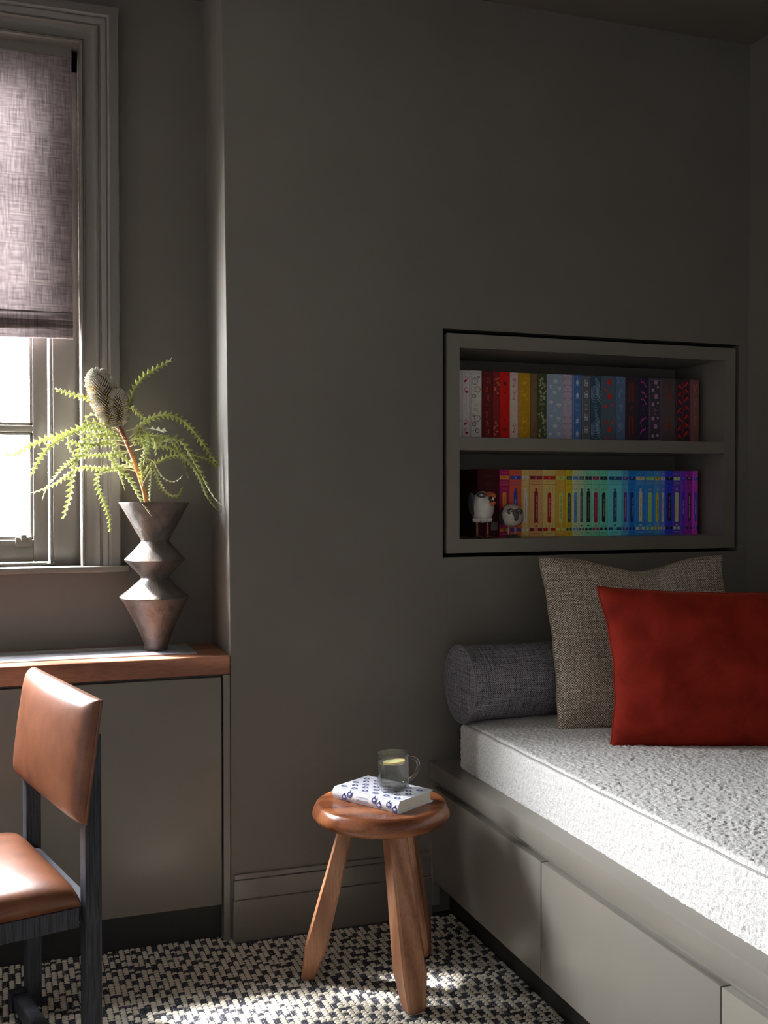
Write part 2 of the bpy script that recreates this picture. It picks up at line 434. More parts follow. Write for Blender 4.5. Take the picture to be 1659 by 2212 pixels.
MB().box(sx0 - .03, sx0, 3.15, 3.23, WZ0, WZ1 - .06).build('mullion', M['trim'], win, bevel=.003)
# sash lift bracket on the bottom rail
m = MB().box(.018, .062, 3.160, 3.165, 1.050, 1.076).box(.032, .048, 3.152, 3.161, 1.066, 1.084)
lift = m.build('sash_lift', M['brass'], win, bevel=.002)
MB().ellipsoid((.026, 3.160, 1.062), (.003, 0, 0), (0, .0015, 0), (0, 0, .003), 8, 6).ellipsoid((.054, 3.160, 1.062), (.003, 0, 0), (0, .0015, 0), (0, 0, .003), 8, 6).build('screw', M['brass'], lift, smooth=True)
MB().box(WX0 - .14, .316, 3.035, 3.14, .981, .998).build('sill', M['trim'], win, bevel=.003)
MB().box(WX0, WX1, 3.14, 3.34, .978, 1.003).build('outer_sill', M['trim'], win, bevel=.002)

# ---- roman blind in the reveal
bl = thing('roman_blind', (-.35, 3.105, 2.43), 'grey woven linen roman blind half lowered in the window', 'blind')
def blind_sheet(pts, x0, x1, nx=60, amp=.0015):
    """pts: (y,z) section from top down"""
    m = MB(); L = [0]
    for a, b in zip(pts, pts[1:]): L.append(L[-1] + math.hypot(b[0] - a[0], b[1] - a[1]))
    vs = []; uv = []; fs = []
    for i, (y, z) in enumerate(pts):
        for j in range(nx + 1):
            x = x0 + (x1 - x0) * j / nx
            sag = .006 * math.sin(PI * ((x - x1) / .55)) ** 2 * min(1, i / len(pts)) * (1 if z < 1.72 else 0)
            vs.append((x, y + amp * math.sin(x * 23 + z * 9), z - sag)); uv.append((x, L[i]))
    for i in range(len(pts) - 1):
        for j in range(nx):
            a = i * (nx + 1) + j; fs.append((a, a + 1, a + nx + 2, a + nx + 1))
    m.add(vs, fs, uv); return m
BX0, BX1 = WX0 + .02, .1725
sec = [(3.118 - .004 * math.sin(k / 24 * 9), 2.434 - k * .027) for k in range(25)] + [(3.121, 1.775), (3.112, 1.755), (3.109, 1.73), (3.108, 1.70)]
o = blind_sheet(sec, BX0, BX1).build('fabric', M['blind'], bl, smooth=True, autosmooth=False)
# stacked folds at the hem
for k, (yo, zt, zb) in enumerate(((3.100, 1.704, 1.676), (3.093, 1.688, 1.664), (3.087, 1.677, 1.652), (3.094, 1.664, 1.628))):
    pts = [(3.108, zt)] + [(3.108 - (3.108 - yo) * math.sin(t * PI / 2) ** .7, zt - .004 - (zt - zb - .008) * t) for t in np.linspace(.15, 1, 6)] + [(yo + .004, zb), (yo + .016, zb + .003)]
    blind_sheet(pts, BX0, BX1, 60, .001).build('fold', M['blind'], bl, smooth=True, autosmooth=False)
MB().box(BX0, BX1, 3.11, 3.137, 2.412, 2.438).build('head_rail', M['trim'], bl)

# ================================================================ LEDGE + CABINET
MB().box(XL, .5545, YW - .002, YB, .7175, .7675).build('window_worktop', M['walnut_x'], bevel=.0015, seg=1)
tag(bpy.data.objects['window_worktop'], 'long walnut worktop under the window', 'worktop')
cab = thing('base_cabinet', (-.6, 2.95, 0), 'grey built-in cabinet under the walnut worktop', 'cabinet')
MB().box(XL + .002, .536, YW + .022, YB - .002, .10, .7165).build('carcass', M['joinery'], cab)
MB().box(XL + .002, .537, YW + .034, YW + .05, 0, .0995).build('kick_board', M['kick'], cab)
MB().box(.5365, .5545, YW - .001, YB - .002, 0, .7165).build('end_panel', M['joinery'], cab, bevel=.001, seg=1)
for x0, x1 in ((-.095, .5315), (-.725, -.0985), (-1.355, -.7285), (-1.898, -1.3585)):
    MB().box(x0, x1, YW, YW + .021, .1005, .710).build('door', M['joinery'], cab, bevel=.0015)
# aluminium linear grille let into the worktop
gr = thing('linear_grille', (-.4, 2.96, .7675), 'silver aluminium air grille set into the walnut worktop', 'grille')
gx0, gx1, gy0, gy1, gz = -1.3, .476, 2.873, 3.050, .7675
m = MB().box(gx0, gx1, gy0, gy0 + .018, gz, gz + .003).box(gx0, gx1, gy1 - .018, gy1, gz, gz + .003).box(gx1 - .03, gx1, gy0 + .018, gy1 - .018, gz, gz + .003).box(gx0, gx0 + .03, gy0 + .018, gy1 - .018, gz, gz + .003)
m.build('grille_frame', M['alu'], gr, bevel=.0008, seg=1)
nb = 14
for k in range(nb):
    y = gy0 + .018 + (gy1 - gy0 - .036) * (k + .5) / nb
    MB().box(gx0 + .03, gx1 - .03, y - .0028, y + .0028, gz, gz + .0022).build('bar', M['alu'], gr)

# ================================================================ DAYBED
bed = thing('daybed_base', (1.67, 1.7, 0), 'grey built-in daybed base with push drawers', 'daybed')
BXF, BYE = 1.127, .62
MB().box(BXF + .022, XR - .001, BYE, YW - .001, .10, .3955).build('carcass', M['joinery'], bed)
m = MB().box(BXF, XR - .001, BYE, YW - .001, .3885, .437); m.build('top_frame', M['joinery'], bed, bevel=.0015)
MB().box(BXF + .064, XR - .001, BYE + .02, YW - .001, 0, .0995).build('kick_board', M['kick'], bed)
MB().box(BXF, BXF + .021, 2.788, YW - .001, .03, .388).build('scribe_strip', M['joinery'], bed, bevel=.001, seg=1)
for y0, y1 in ((2.1395, 2.7855), (1.4955, 2.1355), (.8515, 1.4915)):
    MB().box(BXF, BXF + .021, y0, y1, .1035, .3685).build('drawer_front', M['joinery'], bed, bevel=.0012)
# boucle mattress : real nubs on a fine grid
mat = thing('mattress', (1.69, 1.7, .437), 'cream boucle daybed mattress', 'mattress')
def mattress():
    x0, x1, y0, y1, z0, z1 = 1.181, 2.208, .66, 2.729, .437, .566
    r = .018; st = .0030
    sec = [(x0, z) for z in np.arange(z0, z1 - r, st)]
    sec += [(x0 + r - r * math.cos(a), z1 - r + r * math.sin(a)) for a in np.linspace(0, PI / 2, 9)]
    sec += [(x, z1) for x in np.arange(x0 + r + st, x1, st)]
    sec = np.array(sec); n = len(sec)
    d = np.gradient(sec, axis=0); nrm = np.stack([-d[:, 1], d[:, 0]], 1); nrm /= np.linalg.norm(nrm, axis=1)[:, None]
    ys = np.arange(y0, y1, st); k = len(ys)
    nz = np.random.rand(k + 6, n + 6); f = np.zeros((k, n))
    for a in range(3):
        for b in range(3): f += nz[a:a + k, b:b + n] * (1, 2, 1)[a] * (1, 2, 1)[b] / 16
    f = (f - .5) * .0062 + (np.random.rand(k, n) - .5) * .0022
    low = np.sin(ys[:, None] * 5.1) * .0012 + np.cos(sec[None, :, 0] * 7 + ys[:, None] * 3) * .001
    f += low
    # crown of the top panel, rounding of the far end, seam groove along the upper edge
    px = sec[:, 0][None, :] + nrm[:, 0][None, :] * f; pz = sec[:, 1][None, :] + nrm[:, 1][None, :] * f
    top = np.clip((sec[:, 0] - x0) / .25, 0, 1)[None, :]; pz = pz + .008 * top ** .7 * (sec[:, 1] > z1 - .003)[None, :]
    e = np.clip((y1 - ys) / .03, 0, 1)[:, None]; drop = (1 - np.sqrt(1 - (1 - e) ** 2)) * .02
    pz = np.where(pz > z1 - .05, pz - drop, pz); px = px + drop * .6 * (sec[:, 0] < x0 + .01)[None, :]
    seam = np.exp(-((sec[:, 1] - (z1 - .004)) / .0025) ** 2) * (sec[:, 0] < x0 + .03)
    px = px + .003 * seam[None, :]; pz = pz - .003 * seam[None, :]
    py = np.repeat(ys[:, None], n, 1)
    v = np.stack([px, py, pz], 2).reshape(-1, 3)
    i = np.arange(k - 1)[:, None] * n + np.arange(n - 1)[None, :]
    q = np.stack([i, i + n, i + n + 1, i + 1], 2).reshape(-1, 4)
    me = bpy.data.meshes.new('cover'); me.vertices.add(len(v)); me.vertices.foreach_set('co', v.ravel())
    me.loops.add(q.size); me.loops.foreach_set('vertex_index', q.ravel()); me.polygons.add(len(q))
    me.polygons.foreach_set('loop_start', np.arange(len(q)) * 4); me.polygons.foreach_set('loop_total', np.full(len(q), 4))
    me.update(); me.validate(); me.materials.append(M['boucle'])
    me.polygons.foreach_set('use_smooth', np.ones(len(q), bool))
    link('cover', me, mat)
    MB().box(x0 + .012, x1 - .004, y0 + .004, y1 - .004, z0, z1 - .016).build('core', M['boucle'], mat, bevel=.01)
    MB().tube([(x0 + .0035, y, z1 - .0045 + .0008 * math.sin(y * 40)) for y in np.linspace(y0, y1 - .012, 90)], .0018, 6).build('piping', M['piping'], mat, smooth=True)
mattress()
# bolster
bo = thing('bolster', (1.55, 2.706, .566), 'round charcoal woven bolster along the back wall', 'bolster')
def bolster():
    x0, x1, r, cy, cz = 1.176, 2.02, .1055, 2.7085, .6715
    m = MB(); n = 64; vs = []; uv = []; fs = []; nx = 40
    for i in range(nx + 1):
        t = i / nx; x = x0 + (x1 - x0) * t; rr = r * (1 - .018 * abs(math.sin(t * 9)))
        for j in range(n + 1):
            a = 2 * PI * j / n; k = rr * (1 + .004 * math.sin(a * 5 + t * 14))
            vs.append((x, cy + k * math.sin(a), cz + k * math.cos(a))); uv.append((x, a * r))
    for i in range(nx):
        for j in range(n):
            a = i * (n + 1) + j; fs.append((a, a + 1, a + n + 2, a + n + 1))
    m.add(vs, fs, uv).build('sleeve', M['bolster'], bo, smooth=True, autosmooth=False)
    for sx, x in ((-1, x0), (1, x1)):
        m = MB(); vs = []; uv = []; fs = []
        for i in range(7):
            q = i / 6; rr = r * q
            for j in range(n):
                a = 2 * PI * j / n; y = rr * math.sin(a); z = rr * math.cos(a)
                vs.append((x + sx * .010 * (1 - q ** 2.5), cy + y, cz + z)); uv.append((y, z))
        for i in range(6):
            for j in range(n):
                b = (j + 1) % n; fs.append((i * n + j, i * n + b, (i + 1) * n + b, (i + 1) * n + j))
        m.add(vs, fs, uv).build('end_cap', M['bolster'], bo, smooth=True, autosmooth=False)
        MB().tube([(x, cy + r * math.sin(a), cz + r * math.cos(a)) for a in np.linspace(0, 2 * PI, 64, endpoint=False)], .0035, 6, closed=True).build('piping', M['bolster'], bo, smooth=True)
bolster()
def cushion(th, mat_, w, h, t, bl_, ru, up, pinch=(.08, .08, .05, .05), dip=0, wr=.004, seed=0, name='cover', ear=.0):
    """bl_: bottom-left corner; ru: unit right; up: unit up (leaning). pinch: top,bottom,left,right inward bow"""
    ru, up = Vector(ru).normalized(), Vector(up).normalized(); nv = ru.cross(up).normalized()   # towards the viewer
    c = Vector(bl_) + ru * w / 2 + up * h / 2; n = 44; rnd = random.Random(seed); ph = [rnd.random() * 6 for _ in range(8)]
    def pt(u, v, side):
        pu = pinch[3] if u > 0 else pinch[2]; pv = pinch[0] if v > 0 else pinch[1]
        x = w / 2 * u * (1 - pu * (1 - v * v) ** 1.0); y = h / 2 * v * (1 - pv * (1 - u * u))
        if v > 0: y -= dip * math.exp(-((u - .05) / .45) ** 2) * v ** 2
        e = max(0, (1 - u * u) * (1 - v * v)); z = t / 2 * e ** .42
        z += wr * e ** .3 * (math.sin(7 * u + 5 * v + ph[0]) * .6 + math.sin(13 * v - 9 * u + ph[1]) * .35 + math.sin(19 * u + ph[2]) * .2 * (1 - abs(v)))
        edge = (max(abs(u), abs(v))) ** 10
        z += edge * wr * .8 * math.sin(16 * u + 13 * v + ph[3]) * side
        return c + ru * x + up * y + nv * (z * side)
    m = MB()
    for side in (1, -1):
        vs = []; uv = []; fs = []
        for i in range(n + 1):
            for j in range(n + 1):
                u = math.sin((i / n * 2 - 1) * PI / 2); v = math.sin((j / n * 2 - 1) * PI / 2)
                vs.append(pt(u, v, side)); uv.append((u * w / 2, v * h / 2))
        for i in range(n):
            for j in range(n):
                a = i * (n + 1) + j; q = (a, a + n + 1, a + n + 2, a + 1); fs.append(q if side > 0 else q[::-1])
        m.add(vs, fs, uv)
    o = m.build(name, mat_, th, smooth=True, autosmooth=False)
    q = []
    for k in range(160):
        s = k / 40; e = int(s); f_ = (s - e) * 2 - 1
        u, v = ((f_, -1), (1, f_), (-f_, 1), (-1, -f_))[e]
        q.append(pt(u, v, 1) * .5 + pt(u, v, -1) * .5)
    MB().tube(q, .0030, 6, closed=True).build('seam', mat_, th, smooth=True)
    return o
tw = thing('tweed_cushion', (1.63, 2.5, .57), 'large square grey-brown tweed cushion leaning on the bolster', 'cushion')
a = math.radians(-9)
cushion(tw, M['tweed'], .545, .475, .13, (1.375, 2.512, .566), (math.cos(a), math.sin(a), .0), (.03, .29, .95), (.02, .03, .05, .05), dip=.040, wr=.004, seed=3)
rd = thing('velvet_cushion', (1.7, 2.25, .57), 'rust red velvet lumbar cushion in front of the tweed one', 'cushion')
a = math.radians(-20)
cushion(rd, M['velvet'], .64, .405, .165, (1.412, 2.315, .563), (math.cos(a), math.sin(a), -.012), (.035, .22, .97), (.06, .03, .085, .06), dip=.0, wr=.006, seed=8)

# ================================================================ SHELF NICHE
sh = thing('built_in_bookshelf', (1.67, 2.95, 1.03), 'grey two-tier bookshelf recessed into the wall above the daybed', 'bookshelf')
fx0, fx1, fz0, fz1 = 1.180, 2.166, 1.0275, 1.656
ox0, ox1 = 1.220, 2.125
m = MB().box(fx0, ox0, YW, YW + .02, fz0, fz1).box(ox1, fx1, YW, YW + .02, fz0, fz1)
m.box(ox0, ox1, YW, YW + .02, 1.616, fz1).box(ox0, ox1, YW, YW + .02, fz0, 1.0675)
m.build('face_frame', M['joinery'], sh)
MB().box(ox0, ox1, YW, 3.08, 1.323, 1.361).build('shelf', M['joinery'], sh, bevel=.001, seg=1)
MB().box(ox0 - .018, ox0, YW + .02, 3.08, 1.03, 1.655).build('side_panel', M['joinery'], sh)
MB().box(ox1, ox1 + .018, YW + .02, 3.08, 1.03, 1.655).build('side_panel', M['joinery'], sh)
MB().box(ox0, ox1, YW + .02, 3.08, 1.0495, 1.0675).build('base_panel', M['joinery'], sh)
MB().box(ox0, ox1, YW + .02, 3.08, 1.616, 1.634).build('top_panel', M['joinery'], sh)
MB().box(ox0 - .018, ox1 + .018, 3.0802, 3.09, 1.03, 1.655).build('back_panel', M['joinery'], sh)

# ---------------------------------------------------------------- books
YS = 2.915
yaw, pit = math.radians(19.384), math.radians(-1.016)
def px2x(px, Y):
    """world X of a measured image column on the plane Y (at eye level)"""
    k = (px - 829.5) / 2305
    dx = k * math.cos(yaw) + math.sin(yaw) * math.cos(pit); dy = -k * math.sin(yaw) + math.cos(yaw) * math.cos(pit)
    return dx / dy * Y
_fc = {}
def text_mesh(s):
    if s in _fc: return _fc[s]
    cu = bpy.data.curves.new('lettering', 'FONT'); cu.body = s; cu.size = 1; cu.resolution_u = 2; cu.align_x = 'CENTER'; cu.align_y = 'CENTER'
    o = bpy.data.objects.new('lettering', cu); COL.objects.link(o)
    dg = bpy.context.evaluated_depsgraph_get(); me = o.evaluated_get(dg).to_mesh()
    vs = [(v.co.x, v.co.y) for v in me.vertices]; fs = [tuple(p.vertices) for p in me.polygons]
    o.evaluated_get(dg).to_mesh_clear(); bpy.data.objects.remove(o); bpy.data.curves.remove(cu)
    _fc[s] = (vs, fs); return _fc[s]
def boost(c, k):
    """brighter cloth of the same hue"""
    def g(v): return int(round(255 * (1.055 * min(.86, v) ** (1 / 2.4) - .055))) if v > .0031 else int(round(255 * 12.92 * v))
    l = lin(c)[:3]; k = min(k, .84 / max(l)) if max(l) < .84 else 1
    return tuple(g(v * k) for v in l)
class Print:
    """flat print on a plane: P(u,v) -> world"""
    def __init__(s, P): s.P = P; s.layers = {}
    def mb(s, c):
        if c not in s.layers: s.layers[c] = MB()
        return s.layers[c]
    def lift(s, c): return .0003 + .00012 * list(s.layers).index(c)
    def poly(s, c, pts):
        m = s.mb(c); h = s.lift(c); m.add([s.P(u, v, h) for u, v in pts], [tuple(range(len(pts)))]); return s
    def rect(s, c, u0, u1, v0, v1): return s.poly(c, [(u0, v0), (u1, v0), (u1, v1), (u0, v1)])
    def disc(s, c, u, v, ru, rv=None, n=12, rot=0):
        rv = rv or ru; ca, sa = math.cos(rot), math.sin(rot)
        return s.poly(c, [(u + ru * math.cos(t) * ca - rv * math.sin(t) * sa, v + ru * math.cos(t) * sa + rv * math.sin(t) * ca) for t in [2 * PI * k / n for k in range(n)]])
    def ring(s, c, u, v, r, th, n=16):
        m = s.mb(c); h = s.lift(c); vs = []
        for k in range(n):
            t = 2 * PI * k / n
            vs += [s.P(u + r * math.cos(t), v + r * math.sin(t), h), s.P(u + (r - th) * math.cos(t), v + (r - th) * math.sin(t), h)]
        m.add(vs, [(2 * k, 2 * ((k + 1) % n), 2 * ((k + 1) % n) + 1, 2 * k + 1) for k in range(n)]); return s
    def line(s, c, pts, th):
        pts = [(float(a), float(b)) for a, b in pts]
        m = s.mb(c); h = s.lift(c); vs = []
        for i, p in enumerate(pts):
            a = pts[max(0, i - 1)]; b = pts[min(len(pts) - 1, i + 1)]; dx, dy = b[0] - a[0], b[1] - a[1]; L = math.hypot(dx, dy) or 1
            nx, ny = -dy / L * th / 2, dx / L * th / 2
            vs += [s.P(p[0] + nx, p[1] + ny, h), s.P(p[0] - nx, p[1] - ny, h)]
        m.add(vs, [(2 * i, 2 * i + 1, 2 * i + 3, 2 * i + 2) for i in range(len(pts) - 1)]); return s
    def leaf(s, c, u, v, L, w, ang):
        ca, sa = math.cos(ang), math.sin(ang)
        return s.poly(c, [(u + a * ca - b * sa, v + a * sa + b * ca) for a, b in ((0, 0), (L * .35, w / 2), (L, 0), (L * .35, -w / 2))])
    def text(s, c, t, u, v, size, rot=0):
        vs, fs = text_mesh(t); m = s.mb(c); h = s.lift(c); ca, sa = math.cos(rot), math.sin(rot)
        m.add([s.P(u + (x * ca - y * sa) * size, v + (x * sa + y * ca) * size, h) for x, y in vs], fs); return s
    def build(s, parent, name='spine_print', k=1.0):
        for c, m in s.layers.items(): m.build(name, cm(boost(c, k) if k != 1 else c, .6), parent)['kind'] = 'stuff'

def shelf_book(x0, x1, z0, h, rgb, label, group, deco=None, depth=.132, ys=YS, page=True, rough=.72):
    w = x1 - x0; cx = (x0 + x1) / 2; g = .0003; x0 += g; x1 -= g
    th = thing('book', (cx, ys + depth / 2, z0), label, 'book', group)
    b = .0022; c = .0016; y1 = ys + depth
    prof = [(x0 + c, ys), (x1 - c, ys), (x1, ys + c), (x1, y1), (x1 - b, y1), (x1 - b, ys + b), (x0 + b, ys + b), (x0 + b, y1), (x0, y1), (x0, ys + c)]
    MB().prism(prof, z0, z0 + h, lambda u, v, t: (u, v, t)).build('cover', cm(boost(rgb, 1.7), rough, .3), th)
    MB().box(x0 + b + .0001, x1 - b - .0001, ys + b + .001, y1 - .004, z0 + .003, z0 + h - .003).build('pages', M['pages'], th)
    if deco:
        pr = Print(lambda u, v, e: (cx + u, ys - e, z0 + v)); deco(pr, w, h); pr.build(th, k=1.7)
    return th

# --- motif decorations for the patterned clothbound spines
def frame_lines(p, c, w, h, th=.0006, ins=.0028): 
    a = w / 2 - ins
    p.rect(c, -a, a, .006, .006 + th).rect(c, -a, a, h - .006 - th, h - .006).rect(c, -a, -a + th, .006, h - .006).rect(c, a - th, a, .006, h - .006)
def lines_text(p, c, lines, v, size=.0042, gap=.0052):
    for i, t in enumerate(lines): p.text(c, t, 0, v - i * gap, size)
def d_flamingo(c, t):
    def f(p, w, h):
        frame_lines(p, t, w, h, .0005)
        for k, (v, s) in enumerate(((.172, 1), (.140, -1), (.045, 1), (.018, -1))):
            p.disc(c, -.002 * s, v, .0055, .0034, 10, .5 * s)
            p.line(c, [(.0 + s * .002, v + .002), (s * .005, v + .007), (s * .002, v + .012), (-s * .002, v + .014), (-s * .003, v + .011)], .0013)
            p.line(c, [(-.001 * s, v - .002), (s * .001, v - .012), (-s * .001, v - .018)], .0007)
        p.text(t, "Alice's Adventures in Wonderland", .0014, .098, .0035, -PI / 2).text(t, 'Lewis Carroll', -.004, .094, .0034, -PI / 2)
    return f
def d_clocks(c):
    def f(p, w, h):
        frame_lines(p, c, w, h, .0005)
        for u, v, r in ((-.004, .172, .0105), (.005, .148, .0095), (-.006, .128, .006), (.008, .185, .004), (.004, .062, .0105), (-.006, .045, .007), (.004, .025, .007), (-.008, .07, .004)):
            p.ring(c, u, v, r, .0012).ring(c, u, v, r * .72, .0005).line(c, [(u, v), (u + r * .3, v + r * .35)], .0006).line(c, [(u, v), (u - r * .1, v + r * .55)], .0005)
        for k in range(9): p.leaf(c, random.uniform(-.009, .003), random.uniform(.02, .055), .005, .002, random.random() * 6)
        lines_text(p, c, ('Great', 'Tales', '', 'Charles', 'Dickens'), .104, .0044, .0046)
    return f
def d_leaves(c, n=26, L=.009, wd=.0036, seed=1, c2=None, mid=None, rep=True):
    n = int(n * 1.5); L = L * 1.15; wd = wd * 1.25
    def f(p, w, h):
        r = random.Random(seed); a = w / 2 - .003
        for k in range(n):
            u = r.uniform(-a, a) * .75; v = .012 + (h - .024) * (k + r.random() * .6) / n
            if mid and mid[0] < v < mid[1]: continue
            ang = r.uniform(0, 6.28); LL = min(L, a)
            p.leaf(c if not c2 or k % 3 else c2, u, v, LL, wd, ang).leaf(c, u, v, LL * .8, wd * .9, ang + 1.0)
            p.line(c, [(u, v), (u - LL * .5 * math.cos(ang), v - LL * .7)], .0006)
    return f
def with_text(f0, c, lines, v=.105, size=.0036, gap=.0048):
    def f(p, w, h): f0(p, w, h); lines_text(p, c, lines, v, size, gap)
    return f
def d_figures(c, seed=2):
    def f(p, w, h):
        r = random.Random(seed)
        for v in (.178, .15, .125, .075, .048, .022):
            u = r.uniform(-.003, .003); s = r.choice((-1, 1))
            p.disc(c, u, v + .007, .0016).poly(c, [(u - .0018, v + .005), (u + .0018, v + .005), (u + .003 * s, v - .003), (u - .001, v - .004)])
            p.line(c, [(u, v + .004), (u + .006 * s, v + .006)], .0011).line(c, [(u, v - .002), (u - .005 * s, v - .009)], .0013).line(c, [(u, v - .002), (u + .004 * s, v - .010)], .0013).line(c, [(u, v + .004), (u - .005 * s, v + .0)], .001)
        p.text(c, 'Dante', 0, .103, .0036)
    return f
def d_medallions(c):
    def f(p, w, h):
        for v in (.168, .030):
            for k in range(8): p.leaf(c, 0, v, .009, .004, k * PI / 4)
            p.ring(c, 0, v, .010, .0007); p.disc(c, 0, v, .002)
        for v in (.196, .140, .058, .008): p.leaf(c, -.004, v, .008, .003, .2).leaf(c, .004, v, .008, .003, PI - .2)
        p.rect(c, -.004, .004, .108, .1086).rect(c, -.003, .003, .100, .1005)
    return f
def d_keys(c):
    def f(p, w, h):
        frame_lines(p, c, w, h, .0005)
        for v, s in ((.182, -1), (.145, 1), (.045, 1)):
            p.ring(c, .001, v, .0045, .0011).ring(c, -.003, v - .003, .0025, .0008).line(c, [(.0005, v - .004), (-.0015, v - .024)], .0011)
            p.rect(c, -.0055, -.0015, v - .024, v - .022).rect(c, -.005, -.0015, v - .0205, v - .0185)
        p.text((150, 130, 120), 'Great Expectations', .0012, .095, .0034, -PI / 2).text((150, 130, 120), 'Charles Dickens', -.003, .094, .0028, -PI / 2)
    return f
def d_swans(c):
    def f(p, w, h):
        r = random.Random(5)
        for v, s in ((.172, 1), (.135, -1), (.055, 1), (.022, -1)):
            p.disc(c, 0, v, .0075, .0042, 12, .4 * s).line(c, [(s * .005, v + .002), (s * .009, v + .008), (s * .005, v + .014), (s * .008, v + .017)], .0014)
            p.leaf(c, -.004 * s, v + .002, .008, .004, PI / 2 + .5 * s)
        for k in range(26):
            v = r.uniform(.01, .195)
            if .085 < v < .115: continue
            p.disc(c, r.uniform(-.012, .012), v, .0009)
            p.leaf(c, r.uniform(-.012, .012), v, .004, .0018, r.random() * 6)
        lines_text(p, c, ('Jane', '', 'Austen'), .106, .0036, .0045)
    return f
def d_diamonds(c, c2):
    def f(p, w, h):
        for u, v, s in ((.003, .182, 1), (-.014, .165, .8), (.016, .160, .8), (.0, .148, .9), (-.012, .118, .9), (.015, .11, 1), (-.012, .075, .7), (.014, .068, .9), (.002, .045, 1), (-.014, .02, .8), (.014, .022, .8)):
            a = .009 * s; u = max(-w / 2 + a * .95, min(w / 2 - a * .95, u))
            q = [(u - a, v), (u - a * .55, v + a * .5), (u + a * .55, v + a * .5), (u + a, v), (u, v - a * 1.1)]
            p.poly(c, q)
            p.line(c2, [(u - a, v), (u + a, v)], .0006)
            for t in (-.4, 0, .4): p.line(c2, [(u + t * a, v), (u, v - a * 1.1)], .0005).line(c2, [(u + t * a, v), (u + t * a * 1.4, v + a * .5)], .0005)
        p.text(c, 'F. Scott Fitzgerald', .001, .098, .0032, -PI / 2)
    return f
def d_florals(c, t):
    def f(p, w, h):
        frame_lines(p, t, w, h, .0004)
        for v in (.19, .17, .15, .13, .072, .052, .032, .014):
            for s in (-1, 1):
                u = s * (w / 2 - .0065)
                for k in range(6): p.leaf(c, u, v, .0042, .0024, k * PI / 3)
            p.line(c, [(0, v - .009), (0, v + .009)], .0006).leaf(c, 0, v, .005, .002, .8).leaf(c, 0, v, .005, .002, PI - .8)
        lines_text(p, t, ('Sense', 'and', 'Sensibility', '', 'Jane', 'Austen'), .114, .0038, .0044)
    return f
def d_ships(c):
    def f(p, w, h):
        frame_lines(p, c, w, h, .0005)
        for v in (.178, .138, .06, .02):
            p.poly(c, [(-.005, v), (.005, v), (.003, v - .004), (-.003, v - .004)]).poly(c, [(0, v + .001), (0, v + .014), (.0055, v + .002)]).poly(c, [(-.001, v + .001), (-.001, v + .010), (-.0055, v + .002)])
            p.line(c, [(-.006, v - .008), (-.003, v - .007), (0, v - .008), (.003, v - .007), (.006, v - .008)], .0007).line(c, [(0, v + .014), (.0, v + .022)], .0005)
        lines_text(p, c, ("Gulliver's", 'Travels', '', 'Jonathan', 'Swift'), .112, .0036, .0046)
    return f
def d_chairs(c):
    def f(p, w, h):
        frame_lines(p, c, w, h, .0005)
        for v, s in ((.178, 1), (.142, -1), (.072, 1), (.034, -1)):
            p.ring(c, -.003 * s, v + .008, .0042, .0012, 10).rect(c, -.0055, .0055, v, v + .003)
            for u in (-.005, -.0015, .002, .0045): p.rect(c, u - .0005, u + .0005, v - .009, v)
            p.line(c, [(.005 * s, v + .002), (.005 * s, v + .010)], .0012).line(c, [(-.005, v - .005), (.005, v - .005)], .0006)
        lines_text(p, c, ('Emma', '', 'Jane', 'Austen'), .112, .004, .0048)
    return f
def d_waves(c):
    def f(p, w, h):
        a = w / 2 - .002
        for b in (.006, .118):
            for k in range(5):
                r = .0035 + .0035 * k
                q = [(max(-a, min(a, -.004 + r * math.cos(t))), b + .03 + r * 1.3 * math.sin(t)) for t in np.linspace(-.6, 4.2, 16)]
                p.line(c, q, .0010)
            for k in range(5):
                q = [(max(-a, min(a, a - .0165 * t + .002 * math.sin(t * 9 + k))), min(h - .008, b + .012 * k + .05 * t ** 1.4)) for t in np.linspace(0, 1, 10)]
                p.line(c, q, .0011)
            for k in range(4):
                p.line(c, [(-a + .002 * k, b + .008 + .006 * k), (0, b + .002 + .008 * k), (a, b + .010 + .007 * k)], .0009)
        lines_text(p, c, ('The', 'Odyssey', '', 'Homer'), .110, .0042, .0045)
    return f
def d_bigblot(c):
    def f(p, w, h):
        r = random.Random(4)
        for u, v, s in ((.002, .185, 1), (-.012, .160, .5), (.004, .140, 1), (-.012, .11, .6), (.012, .115, .5), (-.012, .06, .55), (.012, .06, .55), (.003, .038, .9), (-.012, .012, .5), (.012, .012, .4)):
            q = [(u + .0075 * s * (1 + .35 * math.sin(3 * t + v * 90)) * math.cos(t), v + .0095 * s * (1 + .25 * math.cos(4 * t + u * 300)) * math.sin(t)) for t in np.linspace(0, 2 * PI, 16, endpoint=False)]
            p.poly(c, [(max(-w / 2 + .0015, min(w / 2 - .0015, x)), y) for x, y in q])
    return f
def d_branch(c, t, seed=6):
    def f(p, w, h):
        r = random.Random(seed); a = w / 2 - .002
        for k in range(22):
            v = r.uniform(.012, .19)
            if .086 < v < .118: continue
            u = r.uniform(-a, a) * .6; q = [(u, v)]
            for j in range(4): q.append((max(-a, min(a, q[-1][0] + r.uniform(-.004, .004))), q[-1][1] + r.uniform(-.001, .0065)))
            p.line(c, q, .0008)
            for x, y in q[1:]: p.leaf(c, x, y, .003, .0014, r.random() * 6)
        lines_text(p, t, ('Wuthering', 'Heights', '', 'Emily', 'Bront\u00eb'), .114, .0036, .0045)
    return f
